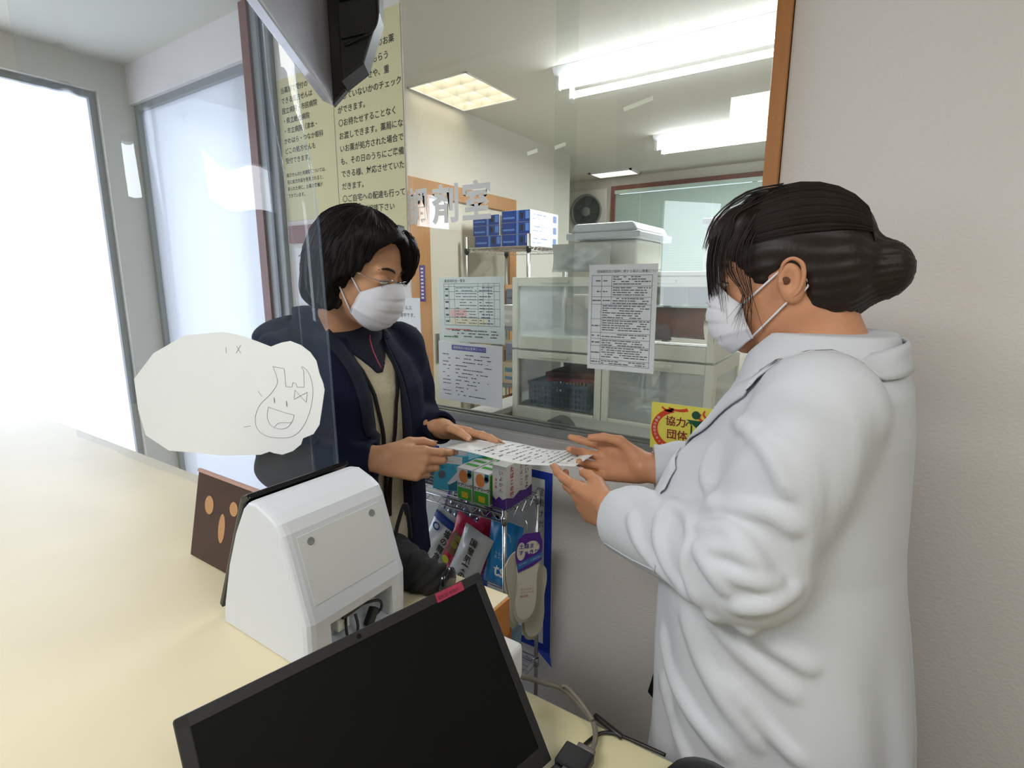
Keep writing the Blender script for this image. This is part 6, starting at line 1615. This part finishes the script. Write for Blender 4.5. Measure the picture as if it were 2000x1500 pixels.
# seam on the near sleeve
strap(coat, [tuple(V(eN) * (1 - k) + V(Vn) * k + V((-.015, -.045, -.022))) for k in (.15, .4, .65, .9)], .003, 'sleeve_seam', M_coat, pr, .0008, th=.0015)
def legs2(P):
    L = CF.l(P); Q = L.copy(); Q[:, 1] = np.abs(Q[:, 1])
    return smin(cap(Q, (0, .10, .62), (0, .095, .40), .085, .066), cap(Q, (0, .095, .40), (-.02, .095, .09), .066, .050), .02) + .002 * nse(P, 22)
sdf_mesh(legs2, (-.26, .66, .04), (.14, 1.12, .70), .009, 'trousers', M_black, pr)
for s in (-1, 1):
    c2 = CF.w((.03, .095 * s, 0))
    sdf_mesh(lambda P: np.maximum(smin(ell(P, c2 + A(-.02, 0, .03), (.125, .045, .042)), ell(P, c2 + A(.05, 0, .05), (.055, .042, .055)), .02), .002 - P[:, 2]), c2 - A(.18, .08, .01), c2 + A(.15, .08, .13), .006, 'shoe', M_white, pr)

# ================================================================== sheet they hold
cn = [at(866, 874, Z=1.080), at(955, 857, Z=1.084), at(1176, 880, Z=1.082), at(1122, 914, Z=1.078)]
a, b, c, d_ = cn
ps_ = thing('prescription_sheet', 'white printed sheet held between the two women', 'paper', tuple((a + b + c + d_) / 4 + V((0, 0, -.005))))
rows = []
for j in range(9):
    v = j / 8; row = []
    for i in range(21):
        u = i / 20; p = (a * (1 - u) + d_ * u) * (1 - v) + (b * (1 - u) + c * u) * v
        p = p + V((0, 0, -.007 * math.sin(PI * u) + .004 * math.sin(PI * v) * (1 - u) + .003 * math.sin(2.5 * PI * u)))
        row.append(p)
    rows.append(row)
MB().grid(rows).build('sheet', M_paper, ps_, smooth=True, solid=.0006)
mb = MB(); r0 = random.Random(11)
def sp(u, v):
    p = (a * (1 - u) + d_ * u) * (1 - v) + (b * (1 - u) + c * u) * v
    return p + V((0, 0, -.007 * math.sin(PI * u) + .004 * math.sin(PI * v) * (1 - u) + .003 * math.sin(2.5 * PI * u) + .0009))
def pq(u0, v0, u1, v1): mb.poly([sp(u0, v0), sp(u1, v0), sp(u1, v1), sp(u0, v1)])
for k in range(13):
    u = .24 + k * .055; v = .12
    while v < .84:
        l = r0.uniform(.03, .10)
        if r0.random() > .3: pq(u, v, u + .010, v + l)
        v += l + .03
for u in (.22, .42, .63, .83): pq(u, .1, u + .0025, .88)
for v in (.10, .88): pq(.22, v, .93, v + .006)
mb.build('printed_text', M_grey, ps_)

# black pouch lying beside the card reader
pc = thing('black_pouch', 'crumpled black fabric pouch lying on the counter right of the card reader', 'pouch', (-.545, .56, ZA))
q0, q1 = A(-.585, .555, ZA + .032), A(-.520, .566, ZA + .026)
def pouchf(P):
    d = smin(cap(P, q0, q1, .034, .026), cap(P, q0 + A(-.03, .01, .012), q0, .030, .03), .02)
    t = (P - q0) @ ((q1 - q0) / np.linalg.norm(q1 - q0))
    d = d + .0022 * np.sin(t * 300 + 6 * np.sin(P[:, 2] * 60)) + .0016 * nse(P, 90)
    return np.maximum(d, ZA + .001 - P[:, 2])
sdf_mesh(pouchf, (-.68, .49, ZA - .01), (-.47, .625, ZA + .09), .0026, 'pouch_body', M_black, pc, slack=2.2)
MB().lathe((-.500, .569, ZA + .026), (.98, .16, 0), [(.020, 0), (.022, .006), (.016, .010), (.0001, .008)], 16).build('cord_end', M_blkg, pc, smooth=True)
MB().tube(catmull([(-.600, .56, ZA + .06), (-.605, .575, ZA + .09), (-.600, .59, ZA + .12), (-.602, .60, ZA + .055)], 6), .0035, 6).build('cord', M_black, pc, smooth=True)

for o in bpy.data.objects:
    if o.parent is not None and o.name.split('.')[0] in ('printed_text', 'printed_table') and o.parent.name.split('.')[0] in ('paper_notice', 'table_sheet', 'hours_sheet', 'rules_sheet', 'prescription_sheet', 'foil_packet', 'carton'):
        o['kind'] = 'stuff'
